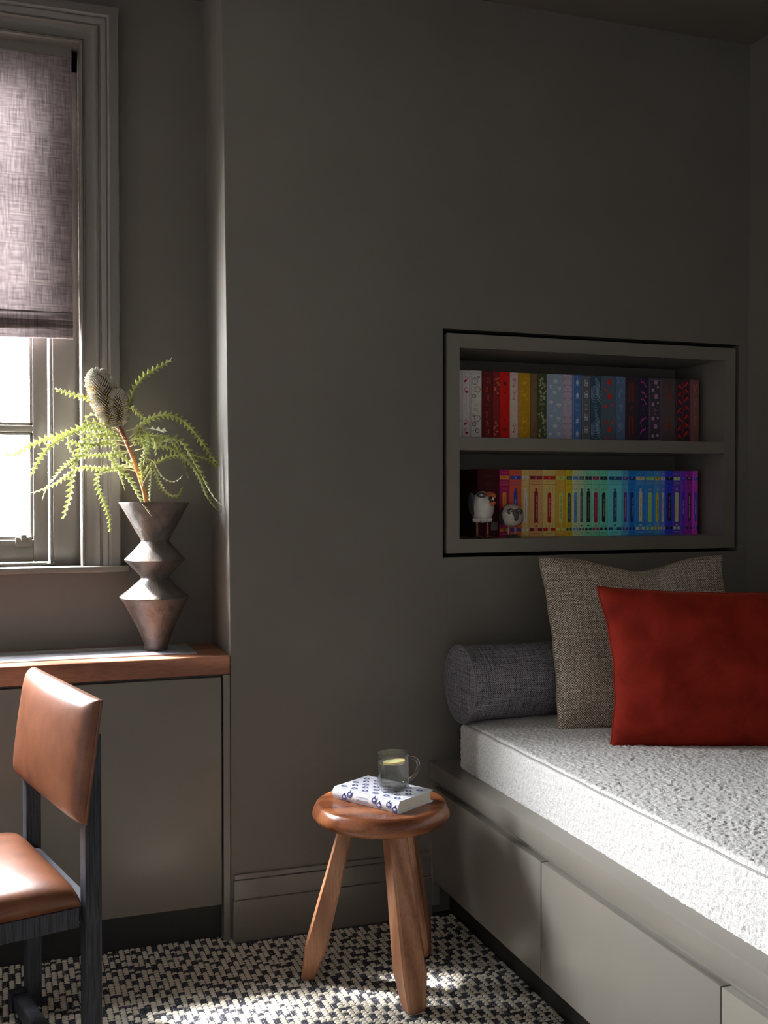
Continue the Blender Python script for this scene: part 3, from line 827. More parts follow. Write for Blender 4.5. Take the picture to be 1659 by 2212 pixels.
def d_towers(c, c2):
    def f(p, w, h):
        for v in (.125, .022):
            p.poly(c, [(-.001, v), (.0065, v + .004), (.0065, v + .052), (.003, v + .064), (-.001, v + .056)])
            p.line(c2, [(-.009, v), (-.009, v + .06)], .0018).line(c2, [(-.009, v + .03), (0, v + .066)], .0006).line(c2, [(.002, v + .064), (.010, v + .040)], .0006)
        for k in range(6): p.rect(c2, -.008, .004, .112 - k * .003, .1126 - k * .003)
    return f
def d_fish(c, seed=9):
    def f(p, w, h):
        r = random.Random(seed); a = w / 2 - .002
        for v in (.178, .146, .124, .064, .03):
            s = r.choice((-1, 1)); q = []
            for t in np.linspace(0, 1, 8): q.append((max(-a, min(a, s * (.008 - .016 * t))), v + .016 * t + .004 * math.sin(t * 5)))
            p.line(c, q, .0032).leaf(c, q[0][0], q[0][1], .007, .006, -PI / 2 + .4 * s).leaf(c, q[4][0], q[4][1], .008, .003, PI / 2 * s).leaf(c, q[-1][0], q[-1][1], .007, .003, PI / 2)
        for k in range(12): p.leaf(c, r.uniform(-a, a) * .6, r.uniform(.01, .19), .004, .001, r.random() * 6)
        for k in range(5): p.rect(c, -.001, .003, .100 + k * .004, .1006 + k * .004)
    return f
def d_butterflies(c):
    def f(p, w, h):
        frame_lines(p, c, w, h, .0004); a = w / 2 - .002
        for u, v, s in ((.003, .19, 1), (-.008, .165, .9), (.004, .145, 1.1), (.010, .175, .6), (-.008, .12, .9), (.010, .125, .6), (-.008, .075, .9), (.010, .078, .6), (.002, .05, 1.1), (-.008, .02, .8), (.009, .022, .7)):
            for sx in (-1, 1):
                for dy, L in ((1, .0056), (-1, .0046)):
                    x = max(-a + .002, min(a - .002, u + sx * .003 * s)); p.disc(c, x, v + dy * .0032 * s, .0027 * s, L * .62 * s, 9, sx * .5 * dy)
                    p.disc((44, 38, 44), x, v + dy * .0032 * s, .0013 * s, L * .32 * s, 7, sx * .5 * dy)
            p.line(c, [(u, v - .004 * s), (u, v + .006 * s)], .0008)
        lines_text(p, c, ('Anna', 'Karenina', '', 'Leo', 'Tolstoy'), .106, .004, .0046)
    return f
def d_maple(c):
    def f(p, w, h):
        for v in (.15, .055):
            for k in range(7): p.leaf(c, 0, v, .012, .006, PI / 2 + (k - 3) * .75)
            for s in (-1, 1): p.leaf(c, s * .004, v + .028, .009, .005, PI / 2 - s * .9).leaf(c, s * .004, v - .03, .009, .005, -PI / 2 + s * .9).disc(c, s * .009, v + .02, .0035, .0045, 8).disc(c, s * .009, v - .014, .003, .004, 8)
    return f
def d_birds(c):
    def f(p, w, h):
        a = w / 2 - .003
        p.rect(c, -.0004, .0004, .006, h - .008); frame_lines(p, c, w, h, .0005)
        for k, v in enumerate((.184, .160, .136, .108, .080, .052, .026)):
            for s in (-1, 1):
                u = s * a * .52; vv = v + (.006 if s > 0 else -.003); d = 1 if (k + (s > 0)) % 2 else -1
                p.disc(c, u, vv, .0055, .0029, 10, d * .7).disc(c, u + d * .0036, vv + .0045, .0021).leaf(c, u - d * .003, vv - .003, .009, .0032, PI + d * .9 if d > 0 else -.9)
                p.line(c, [(s * .0004, vv - .009), (s * a * .5, vv - .005), (s * a * .95, vv - .001)], .0007).leaf(c, s * a * .75, vv - .004, .004, .002, .5).leaf(c, s * a * .3, vv - .008, .004, .002, -.5)
    return f
def d_scissors(c):
    def f(p, w, h):
        for v in (.160, .115, .055):
            p.ring(c, -.004, v + .024, .0026, .0006).ring(c, .004, v + .026, .0026, .0006).line(c, [(-.003, v + .022), (.003, v)], .0006).line(c, [(.003, v + .024), (-.003, v)], .0006)
        p.line(c, [(-.006, .19), (0, .175), (.006, .19)], .0005); lines_text(p, c, ('Lady', 'Audley', '', 'Mary', 'Braddon'), .098, .003, .004)
    return f
UP = [  # left px, right px, colour, label, decoration
    (982, 997, (196, 188, 184), 'white book half hidden at the left end of upper shelf', d_leaves((52, 44, 52), 14, .004, .002, 12)),
    (997, 1015.3, (206, 194, 196), 'white clothbound book with pink flamingo print', d_flamingo((150, 24, 72), (120, 90, 100))),
    (1015.5, 1040.6, (202, 196, 188), 'white clothbound book with black clock faces', d_clocks((44, 42, 42))),
    (1041.4, 1064.6, (92, 26, 32), 'maroon clothbound book with small orange figures', d_figures((186, 76, 48))),
    (1064.8, 1079.2, (120, 34, 34), 'narrow dark red book with orange leaf print', d_leaves((206, 108, 70), 16, .007, .004, 3, mid=(.06, .14))),
    (1079.6, 1101.2, (196, 22, 18), 'bright red clothbound book with dark medallions', d_medallions((128, 38, 26))),
    (1101.8, 1119.8, (190, 172, 160), 'cream clothbound book with dark pink keys', d_keys((146, 34, 66))),
    (1120.4, 1145.6, (164, 122, 24), 'mustard clothbound book with yellow swans', d_swans((226, 184, 44))),
    (1146, 1160.4, (104, 84, 56), 'narrow brown-olive book beside the mustard one', d_leaves((126, 66, 44), 6, .009, .004, 8, mid=(.06, .15))),
    (1161, 1180.4, (62, 66, 40), 'dark olive green book with pale leaf print', with_text(d_leaves((150, 156, 110), 30, .008, .0036, 4, mid=(.084, .118)), (190, 190, 150), ('Tess of the', "D'Urbervilles", '', 'Thomas', 'Hardy'), .113)),
    (1180.9, 1214.4, (128, 142, 160), 'wide pale blue book with white diamond shapes', d_diamonds((186, 190, 196), (140, 130, 142))),
    (1214.9, 1236.5, (158, 150, 162), 'pale lilac book with small pink flowers', d_florals((150, 92, 122), (70, 60, 76))),
    (1237.1, 1255.8, (64, 98, 150), 'blue clothbound book with white sailing motifs', d_ships((206, 214, 226))),
    (1256.2, 1275.5, (84, 86, 92), 'dark grey clothbound book with white chairs', d_chairs((206, 206, 204))),
    (1276, 1297.2, (50, 72, 92), 'dark teal clothbound book with pale wave swirls', d_waves((156, 188, 210))),
    (1298, 1330.4, (72, 84, 96), 'wide slate book with scattered red blots', d_bigblot((184, 40, 30))),
    (1331, 1350.4, (78, 96, 122), 'slate blue book with light blue branches', d_branch((140, 170, 220), (176, 190, 214))),
    (1351, 1377.2, (52, 40, 46), 'near-black book with dull red towers', d_towers((118, 32, 26), (132, 40, 44))),
    (1377.8, 1399.9, (38, 34, 52), 'navy clothbound book with magenta fish print', d_fish((176, 54, 138))),
    (1400.5, 1428.2, (58, 50, 58), 'dark grey book with lilac butterfly print', d_butterflies((196, 150, 196))),
    (1429, 1458.6, (72, 64, 64), 'grey-brown book with rust maple leaves', d_maple((128, 48, 30))),
    (1459.2, 1490.2, (42, 36, 46), 'dark clothbound book with bright red birds', d_birds((214, 36, 22))),
    (1490.8, 1509.4, (104, 66, 66), 'mauve brown book at the right end of upper shelf', d_scissors((196, 110, 130))),
]
ZU, ZL = 1.361, 1.0675
x_prev = None
for a, b, c, lab, dec in UP:
    x0, x1 = px2x(a, YS), px2x(b, YS)
    if x_prev is not None: x0 = x_prev
    x_prev = x1
    shelf_book(x0, x1, ZU, .2035 + random.uniform(-.0008, .0008), c, lab, 'clothbound books on the upper shelf', dec)

def d_dropcap(acc, letter, title, style, ink=None):
    ink = ink or acc
    def f(p, w, h):
        a = w / 2 - .0022; r = random.Random(ord(letter)); bgc = (236, 230, 214) if sum(acc) < 380 else (60, 50, 70)
        p.rect(acc, -a, a, h - .030, h - .019)
        p.text(bgc, letter, 0, h - .0245, min(.009, w * .55))
        for k in range(3): p.disc(ink, (k - 1) * a * .45, h - .010, .0011)
        p.rect(ink, -a * .8, a * .8, h - .0362, h - .0357).rect(ink, -a * .9, a * .9, h - .0402, h - .0395).rect(ink, -a, a, h - .0450, h - .0440)
        # central plaque with lettering
        pw = min(.0062, w * .24); v0, v1 = .040, h - .068
        if style == 0: p.poly(acc, [(-pw, v0), (0, v0 + .004), (pw, v0), (pw, v1), (0, v1 + .007), (-pw, v1)])
        elif style == 1: p.poly(acc, [(-pw, v0 + .005), (0, v0), (pw, v0 + .005), (pw, v1 - .005), (0, v1), (-pw, v1 - .005)])
        else: p.poly(acc, [(-pw, v0 + .003), (-pw * .5, v0), (pw * .5, v0), (pw, v0 + .003), (pw, v1 - .003), (pw * .5, v1), (-pw * .5, v1), (-pw, v1 - .003)])
        sz = min(.0055, pw * .95, 1.55 * (v1 - v0 - .014) / max(6, len(title)))
        p.text(bgc, title, 0, (v0 + v1) / 2, sz, -PI / 2)
        # small ornaments above and below the plaque
        for v, s in ((v1 + .009, 1), (v0 - .009, -1)):
            if style == 0:
                for k in range(5): p.leaf(ink, 0, v - .003 * s, .0075, .0022, PI / 2 * s + (k - 2) * .5)
            elif style == 1:
                for u in (-.55, 0, .55): p.line(ink, [(u * a - .0012, v - .005), (u * a + .0015, v - .001), (u * a - .001, v + .002), (u * a + .0012, v + .005)], .0009)
            else:
                p.ring(ink, 0, v, .0034, .0009, 10)
                for k in range(6): p.disc(ink, .0042 * math.cos(k * PI / 3) * min(1, a / .006), v + .0042 * math.sin(k * PI / 3), .0008, n=6)
        p.rect(acc, -a, -a * .28, .0165, .0255).rect(acc, a * .28, a, .0165, .0255).ring(ink, 0, .021, min(.0032, a * .28), .0008, 10)
        p.rect(ink, -a * .7, a * .7, .0095, .0102).rect(ink, -a * .5, a * .5, .0075, .0081)
    return f
LO = [
    (1079, 1100.6, (150, 18, 82), (216, 150, 40), 'magenta book with gold bands', 'AUSTEN \u00b7 PRIDE AND PREJUDICE', 2),
    (1101.4, 1126.6, (206, 86, 58), (44, 62, 150), 'coral orange book with blue bands', 'BRONT\u00cb \u00b7 JANE EYRE', 0),
    (1127.2, 1143.6, (224, 190, 112), (232, 222, 206), 'pale honey book with white bands', 'CATHER \u00b7 MY \u00c1NTONIA', 0),
    (1144.6, 1172.4, (218, 168, 108), (122, 22, 40), 'peach book with maroon bands', 'DICKENS \u00b7 GREAT EXPECTATIONS', 0),
    (1173, 1200.8, (226, 204, 122), (168, 20, 22), 'pale yellow book with red bands', 'ELIOT \u00b7 MIDDLEMARCH', 1),
    (1201.2, 1222.3, (222, 172, 66), (176, 190, 96), 'golden yellow book with soft green bands', 'FLAUBERT \u00b7 MADAME BOVARY', 2),
    (1222.7, 1236.4, (220, 196, 24), (34, 72, 92), 'narrow bright yellow book with dark teal bands', 'GOLDING \u00b7 LORD OF THE FLIES', 1),
    (1236.7, 1249.9, (206, 214, 160), (86, 132, 196), 'narrow cream-green book with blue bands', 'HESSE \u00b7 SIDDHARTHA', 2),
    (1250.2, 1262.8, (178, 204, 166), (72, 74, 92), 'narrow pale mint book with grey bands', 'ISHIGURO \u00b7 AN ARTIST OF THE FLOATING WORLD', 0),
    (1263.1, 1278.9, (122, 188, 152), (34, 42, 52), 'mint green book with black bands and long plaque', 'JOYCE \u00b7 A PORTRAIT OF THE ARTIST', 0),
    (1279.2, 1294.8, (112, 190, 156), (142, 30, 84), 'mint green book with crimson bands', 'KIDD \u00b7 THE SECRET LIFE OF BEES', 2),
    (1295.2, 1313.1, (104, 194, 166), (26, 34, 46), 'sea green book with black dotted plaque', 'LEE \u00b7 NATIVE SPEAKER', 1),
    (1313.5, 1343.6, (96, 188, 192), (22, 70, 112), 'wide aqua book with navy bands', 'MELVILLE \u00b7 MOBY-DICK', 0),
    (1344, 1357.4, (74, 160, 192), (92, 52, 130), 'narrow teal blue book with purple bands', 'NESBIT \u00b7 FIVE CHILDREN AND IT', 2),
    (1357.8, 1372.4, (34, 124, 200), (20, 44, 124), 'bright blue book with navy bands', "O'HARA \u00b7 BUTTERFIELD 8", 2),
    (1373, 1394.4, (34, 118, 186), (222, 206, 176), 'wide blue book with beige bands', "PROUST \u00b7 SWANN'S WAY", 0),
    (1395, 1413.4, (58, 132, 210), (164, 208, 130), 'sky blue book with light green plaque', 'QUEEN \u00b7 THE GREEK COFFIN MYSTERY', 2),
    (1413.7, 1425.7, (62, 136, 198), (188, 170, 44), 'narrow sky blue book with olive yellow plaque', 'RUSHDIE \u00b7 HAROUN', 1),
    (1426, 1437.3, (72, 116, 200), (206, 192, 208), 'narrow periwinkle book with pale lilac plaque', 'STEINBECK \u00b7 CANNERY ROW', 2),
    (1437.6, 1453.8, (44, 56, 186), (34, 32, 52), 'royal blue book with black plaque', 'TAN \u00b7 THE JOY LUCK CLUB', 1),
    (1454.1, 1469.8, (82, 48, 164), (190, 214, 150), 'violet book with pale green plaque', "UNDSET \u00b7 GUNNAR'S DAUGHTER", 2),
    (1470.1, 1481.4, (112, 46, 172), (52, 52, 178), 'narrow purple book with blue plaque', 'VOLTAIRE \u00b7 CANDIDE', 2),
    (1481.8, 1496.2, (136, 36, 148), (78, 26, 84), 'plum purple book with dark plaque', 'WHITMAN \u00b7 LEAVES OF GRASS', 1),
    (1496.6, 1507.8, (188, 58, 176), (58, 62, 178), 'narrow orchid pink book at the right end of lower shelf', 'XINRAN \u00b7 SKY BURIAL', 2),
]
def d_maroon(p, w, h):
    c = (98, 56, 52); lines_text(p, c, ('The Gods', '', '', 'of the', 'Underworld'), h - .022, .0052, .006); p.rect((96, 92, 84), w * .12, w * .42, .020, .046)
xm0 = px2x(1031, YS); x_prev = px2x(1078.6, YS)
shelf_book(xm0, x_prev, ZL, .2045, (58, 10, 16), 'thick dark maroon book behind the white bird', 'coloured books on the lower shelf', d_maroon)
for k, (a, b, c, acc, lab, ttl, st) in enumerate(LO):
    x1 = px2x(b, YS)
    shelf_book(x_prev, x1, ZL, .2035, c, lab + ' on lower shelf' if 'shelf' not in lab else lab, 'coloured books on the lower shelf', d_dropcap(acc, 'ABCDEFGHIJKLMNOPQRSTUVWXYZ'[k], ttl, st), rough=.5)
    x_prev = x1

# ---------------------------------------------------------------- bird figurines
WHT = plain('glazed_white', (204, 198, 190), .22, .6, var=.06, nscale=40); GRY = plain('glazed_grey', (78, 76, 80), .3, .5, var=.2, nscale=90)
ORG = plain('glazed_orange', (176, 88, 44), .4, .5, var=.15, nscale=80); PNK = plain('pink_leg', (176, 108, 92), .5, .4); BLK = plain('black_pupil', (14, 14, 16), .2, .6)
BRN = plain('brown_foot', (122, 78, 52), .6, .3, var=.2, nscale=90); DGR = plain('dark_base', (66, 62, 60), .6, .3, var=.2, nscale=90); CRM = plain('cream_crackle', (196, 186, 170), .3, .5, var=.22, nscale=150, bump=.3, bscale=300)
def big_bird():
    Yb = 2.868; cx = px2x(1042, Yb); z0 = ZL
    t = thing('bird_figurine', (cx, Yb, z0), 'white bird figurine with open orange beak on lower shelf', 'figurine')
    c = Vector((cx, Yb, z0 + .094))
    f = Vector((.38, -.925, .0)).normalized(); s = Vector((-f.y, f.x, 0)); up = Vector((0, 0, 1))
    def egg(x, y, z): return 1 + .10 * (-z) * .6
    MB().ellipsoid(c, f * .0365, s * .033, up * .047, 28, 20, egg).build('body', WHT, t, smooth=True)
    b = MB()
    for k in range(14):                       # ragged feather skirt
        a = 2 * PI * k / 14; d = f * math.cos(a) + s * math.sin(a)
        b.ellipsoid(c + d * .020 - up * .040, d * .010, d.cross(up) * .006, up * .008, 8, 6)
    b.build('tail_feathers', WHT, t, smooth=True)
    for sg in (-1, 1):
        MB().ellipsoid(c + s * sg * .0265 - f * .016 + up * .006, f * .017, s * .009, (up + f * -.15) * .034, 16, 12).build('wing', GRY, t, smooth=True)
    MB().ellipsoid(c - f * .040 - up * .018, f * .013, s * .007, up * .005 + f * -.006, 10, 8).build('tail', GRY, t, smooth=True)
    hd = c + up * .032 + f * .012
    for sg in (-1, 1):
        m = hd + s * sg * .0165 + up * .0
        MB().ellipsoid(m, f * .017, s * .011, up * .009, 16, 10).build('eye_mask', GRY, t, smooth=True)
        e = MB().ellipsoid(m + s * sg * .0085 + f * .006 + up * .001, f * .006, s * .003, up * .0035, 12, 8).build('eye', WHT, t, smooth=True)
        MB().ellipsoid(m + s * sg * .0108 + f * .007 + up * .0005, f * .003, s * .001, up * .0012, 8, 6).build('pupil', BLK, e, smooth=True)
    bk = hd + f * .020 - up * .001
    MB().tube(catmull([bk - f * .014 + up * .002, bk + f * .002 + up * .004, bk + f * .014 + up * .001, bk + f * .019 - up * .007], 5), lambda q: .0085 * (1 - q) ** .55 + .0012, 12).build('upper_beak', ORG, t, smooth=True)
    MB().tube(catmull([bk - f * .012 - up * .010, bk - f * .001 - up * .022, bk + f * .010 - up * .023, bk + f * .020 - up * .018], 5), lambda q: .0095 * (1 - q) ** .6 + .001, 12).build('lower_beak', ORG, t, smooth=True)
    MB().ellipsoid(bk + f * .002 - up * .011, f * .009, s * .007, up * .009, 12, 8).build('mouth', BLK, t, smooth=True)
    MB().ellipsoid(bk + f * .011 - up * .008, f * .0028, s * .0028, up * .006, 8, 8).build('tongue', WHT, t, smooth=True)
    for sg in (-1, 1):
        p = Vector((cx, Yb, z0)) + Vector((1, -.25, 0)).normalized() * sg * .0155
        MB().tube([p + up * .004, p + up * .052], .0032, 10).build('leg', PNK, t, smooth=True)
        ft = MB()
        for a in (-.7, 0, .7):
            d = (f * math.cos(a) + s * math.sin(a)); ft.ellipsoid(p + d * .007 + up * .0035, d * .013, d.cross(up) * .0055, up * .0035, 10, 6)
        ft.ellipsoid(p + up * .006, f * .006, s * .006, up * .006, 10, 6).build('foot', BRN, t, smooth=True)
big_bird()
def small_bird():
    Yb = 2.868; cx = px2x(1105.5, Yb); z0 = ZL
    t = thing('bird_figurine', (cx, Yb, z0), 'small round owl-eyed bird figurine with grey beak', 'figurine')
    c = Vector((cx, Yb, z0 + .0655)); f = Vector((-.12, -.99, 0)).normalized(); s = Vector((-f.y, f.x, 0)); up = Vector((0, 0, 1))
    MB().ellipsoid(c, f * .034, s * .0345, up * .0345, 28, 20).build('body', CRM, t, smooth=True)
    for sg in (-1, 1):
        MB().ellipsoid(c + s * sg * .0245 - f * .006 - up * .002, f * .022, s * .0125, up * .026, 16, 12).build('wing', GRY, t, smooth=True)
    MB().ellipsoid(c - f * .006 + up * .021, f * .024, s * .022, up * .0145, 16, 10).build('crown', GRY, t, smooth=True)
    for sg in (-1, 1):
        m = c + s * sg * .0135 + f * .0255 + up * .0125
        MB().ellipsoid(m, (f + s * sg * .3) * .0065, s * .0115, up * .010, 16, 10).build('eye_patch', GRY, t, smooth=True)
        e = MB().ellipsoid(m + f * .0055 - s * sg * .002, f * .0036, s * .0046, up * .0046, 12, 8).build('eye', WHT, t, smooth=True)
        MB().ellipsoid(m + f * .0086 - s * sg * .002, f * .0012, s * .0022, up * .0022, 8, 6).build('pupil', BLK, e, smooth=True)
    b = c + f * .033 + up * .004
    MB().tube(catmull([b - f * .006 + up * .006, b + f * .006, b + f * .008 - up * .010, b + f * .001 - up * .019], 5), lambda q: .0092 * (1 - q) ** .5 + .0012, 12).build('beak', GRY, t, smooth=True)
    for sg in (-1, 1):
        p = Vector((cx, Yb, z0)) + s * sg * .0105
        m = MB().tube([p + up * .004, p + up * .034], .0017, 8)
        for k in range(6): m.tube([p + up * (.010 + k * .003) + Vector((.0022 * math.cos(a), .0022 * math.sin(a), 0)) for a in np.linspace(0, 2 * PI, 8, endpoint=False)], .0007, 5, closed=True)
        m.build('leg', CRM, t, smooth=True)
        ft = MB()
        for a in (-.8, 0, .8):
            d = f * math.cos(a) + s * math.sin(a); ft.ellipsoid(p + d * .006 + up * .004, d * .011, d.cross(up) * .0055, up * .004, 10, 6)
        ft.ellipsoid(p - f * .004 + up * .005, f * .010, s * .009, up * .005, 10, 6).build('foot', DGR, t, smooth=True)
small_bird()

# ================================================================ STOOL
stc = Vector((.857, 2.455, 0))
st = thing('wooden_stool', stc, 'round three-legged polished wooden stool beside the daybed', 'stool')
prof = [(0, .397), (.10, .396), (.138, .397), (.150, .400), (.160, .406), (.1665, .4145), (.168, .4205), (.1665, .428), (.163, .4365), (.1595, .4425), (.156, .4458), (.151, .4470), (.146, .4472), (.10, .4468), (0, .4466)]
prof = [(max(r, .0004), z) for r, z in prof]
MB().lathe(prof, (stc.x, stc.y, 0), 72, True, lambda a, z: .006 * math.sin(2 * a + .6) + .003 * math.sin(5 * a) + .002 * math.sin(9 * a + z * 60)).build('seat', M['stool_seat'], st, smooth=True)
def stool_leg(foot, top, wt, wk, wb, tw):
    """hewn leg: square section, thickens to a knee near the foot then tapers"""
    foot, top = Vector(foot), Vector(top); d = (top - foot); rad = Vector((foot.x - stc.x, foot.y - stc.y, 0)).normalized(); tan = Vector((-rad.y, rad.x, 0))
    rad = (rad * math.cos(tw) + tan * math.sin(tw)); tan = Vector((-rad.y, rad.x, 0))
    rings = []
    for q, w, dd in ((0, wb * .86, wb * .66), (.012, wb, wb * .76), (.20, wk, wk * .92), (.235, wk * .99, wk * .93), (.6, (wk + wt) / 2 * .98, (wk + wt) / 2 * .88), (1.0, wt, wt * .85)):
        c = foot + d * q; ch = .10
        sq = []
        for a, b in ((-1, -1), (1, -1), (1, 1), (-1, 1)):
            for e in ((a, b * (1 - 2 * ch)), (a * (1 - 2 * ch), b)) if a * b > 0 else ((a * (1 - 2 * ch), b), (a, b * (1 - 2 * ch))):
                sq.append(e)
        pts = [c + tan * a * w / 2 + rad * b * dd / 2 for a, b in sq]
        rings.append([(p.x, p.y, max(p.z, 0.004) if q < .02 else p.z) for p in pts])
    MB().loft(rings).build('leg', M['stool_leg'], st)
stool_leg((.693, 2.534, .004), (.7855, 2.492, .402), .045, .060, .046, .08)
stool_leg((.878, 2.285, .004), (.858, 2.366, .402), .048, .064, .048, .05)
stool_leg((1.005, 2.557, .004), (.930, 2.500, .402), .042, .056, .042, .3)
# --- book on the stool
bk = thing('hardback_book', (.86, 2.44, .4472), 'white hardback with blue portrait motifs lying on the stool', 'book')
bF = Vector((.8565, 2.334, .4474)); bu = Vector((-.5225, .8526, 0)); bw = Vector((.8526, .5225, 0)); bz = Vector((0, 0, 1)); BL, BWd, BT = .2065, .1365, .0292
COVW = plain('white_book_cloth', (226, 226, 232), .6, .3, var=.03, nscale=200); NAVY = (44, 50, 112)
def bP(l, w, z): return bF + bu * l + bw * w + bz * z
cv = MB(); b = .003
for w0, w1, z0, z1 in ((.006, BWd, 0, b), (.006, BWd, BT - b, BT)):
    cv.prism([(0, z0), (BL, z0), (BL, z1), (0, z1)], w0, w1, lambda u, v, t: bP(u, t, v))
sp = [(.008, 0)] + [(.004 - .0045 * math.sin(PI * k / 8) + .004 * (abs(k - 4) / 4) ** 3, BT * k / 8) for k in range(9)] + [(.008, BT), (.008, BT - b), (.005, BT - b), (.004, b), (.008, b)]
cv.prism(sp, 0, BL, lambda u, v, t: bP(t, u, v))
cv.build('cover', COVW, bk, smooth=True)
MB().prism([(.0045, b + .0002), (BWd - .004, b + .0002), (BWd - .0055, BT / 2), (BWd - .004, BT - b - .0002), (.0045, BT - b - .0002)], .004, BL - .004, lambda u, v, t: bP(t, u, v)).build('pages', M['pages'], bk)
pr = Print(lambda u, v, e: bP(u, v, BT + e))          # front board: u along length from the near end, v from spine
def head(p, c, u, v, s, rot, light=(214, 214, 226)):
    ca, sa = math.cos(rot), math.sin(rot)
    def T(x, y): return (u + (x * ca - y * sa) * s, v + (x * sa + y * ca) * s)
    p.poly(c, [T(*q) for q in ((-1, -.5), (-.7, -.95), (0, -1.0), (.6, -.75), (.9, -.35), (1.45, -.15), (1.5, .15), (.95, .25), (.8, .7), (.1, .95), (-.7, .8), (-1.05, .2))])
    p.poly(light, [T(*q) for q in ((-.3, -.45), (.3, -.55), (.6, -.2), (.5, .3), (.1, .5), (-.2, .1))])
    for a, bb in (((-.85, -.2), (-.45, -.5)), ((-.8, .3), (-.4, .45)), ((.0, .7), (.5, .55)), ((-.6, -.7), (-.1, -.8)), ((-.7, .05), (-.35, .1))):
        p.line(light, [T(*a), T(*bb)], .0007)
    p.line(c, [T(.05, -.15), T(.35, -.1)], .0007).line(c, [T(.1, .15), T(.35, .2)], .0006)
rows = 0
for iv, v in enumerate(np.arange(.024, BWd - .008, .0215)):
    for iu, u in enumerate(np.arange(.022, BL - .008, .0335)):
        uu = u + (.0165 if iv % 2 else 0)
        if uu > BL - .012: continue
        head(pr, NAVY, uu, v, .0077, PI + .0)
fl = .0085
for q in ((fl, BL - fl, fl + .006, fl + .0067), (fl, BL - fl, BWd - .006, BWd - .0053), (fl, fl + .0007, fl + .006, BWd - .0053), (BL - fl - .0007, BL - fl, fl + .006, BWd - .0053)): pr.rect((92, 98, 150), *q)
pr.build(bk, 'cover_print')
pr = Print(lambda u, v, e: bP(u, -.0006 - e + .004 * (abs(v / BT - .5) * 2) ** 3 * .6, v))        # spine: u along length (0 = near end), v up
for u, v in ((.028, .017), (.058, .0105), (.073, .0195), (.010, .0085), (.150, .0195), (.168, .0105)):
    head(pr, NAVY, u, v, .0078, PI / 2 + .2)
pr.text((52, 56, 100), 'Frankenstein', .110, .0188, .0072, PI).text((52, 56, 100), 'Mary Shelley', .110, .0112, .0072, PI)
for q in ((.006, BL - .006, .0042, .0047), (.006, BL - .006, BT - .0047, BT - .0042), (.006, .0066, .0042, BT - .0042), (BL - .0066, BL - .006, .0042, BT - .0042), (BL - .020, BL - .0195, .0042, BT - .0042)): pr.rect((110, 114, 150), *q)
pr.build(bk, 'spine_print')
# --- glass mug with lemon water
gz0 = .4474 + BT + .0006; gc = (.879, 2.432, gz0)
mg = thing('glass_mug', gc, 'clear glass mug of water standing on the white book', 'mug')
r = .0400
outer = [(.0004, 0), (.026, 0), (.031, .001), (.0350, .004), (.0385, .010), (.0395, .016), (r, .024), (r, .090), (r - .0004, .0912), (r - .0012, .0916)]
inner = [(r - .0022, .0912), (r - .0026, .090), (r - .0028, .026), (r - .004, .016), (r - .007, .0105), (r - .012, .0085), (.0004, .0080)]
g = MB().lathe(outer + inner, gc, 56, False)
g.build('glass', M['glass'], mg, smooth=True, weld=True)
hd = Vector((.985, -.17, 0)).normalized()
hp = catmull([Vector(gc) + hd * a + Vector((0, 0, z)) for a, z in ((.0385, .078), (.050, .0765), (.0600, .069), (.0625, .055), (.057, .038), (.046, .027), (.0385, .023))], 6)
MB().tube(hp, .0042, 12)  .build('handle', M['glass_solid'], mg, smooth=True)
wt = MB().lathe([(.0004, .0083), (.0275, .0088), (.0325, .0109), (r - .0043, .0164), (r - .0031, .0262), (r - .0031, .0690), (.0004, .0690)], gc, 56, False).build('water', M['water'], None, smooth=True, weld=True)
tag(wt, 'clear water filling the glass mug', 'water')
lm = thing('lemon_slice', (gc[0] + .004, gc[1], gz0 + .066), 'thin lemon slice floating in the mug', 'lemon')
lc = Vector((gc[0] + .003, gc[1] + .001, gz0 + .0690)); la = Vector((1, 0, .10)).normalized(); lb = Vector((0, 1, -.10)).normalized(); ln = la.cross(lb)
def ldisc(r0, r1, h0, h1, mt, nm, n=40):
    m = MB(); rings = [[lc + la * rr * math.cos(2 * PI * k / n) + lb * rr * math.sin(2 * PI * k / n) + ln * hh for k in range(n)] for rr, hh in ((r0, h0), (r1, h0), (r1, h1), (r0, h1), (r0, h0))]
    m.loft(rings, True, False).build(nm, mt, lm, smooth=True)
ldisc(.0005, .0245, -.002, .0012, plain('lemon_pith', (236, 228, 190), .5, .4), 'pith'); ldisc(.0245, .0268, -.0022, .0013, M['rind'], 'rind')
for k in range(9):
    a0 = 2 * PI * k / 9 + .06; a1 = 2 * PI * (k + 1) / 9 - .06; q = [(.003, (a0 + a1) / 2)] + [(.0215, a0 + (a1 - a0) * t / 4) for t in range(5)]
    vs = [lc + la * rr * math.cos(t) + lb * rr * math.sin(t) + ln * .0014 for rr, t in q]; MB().add(vs, [tuple(range(len(vs)))]).build('segment', M['lemon'], lm)

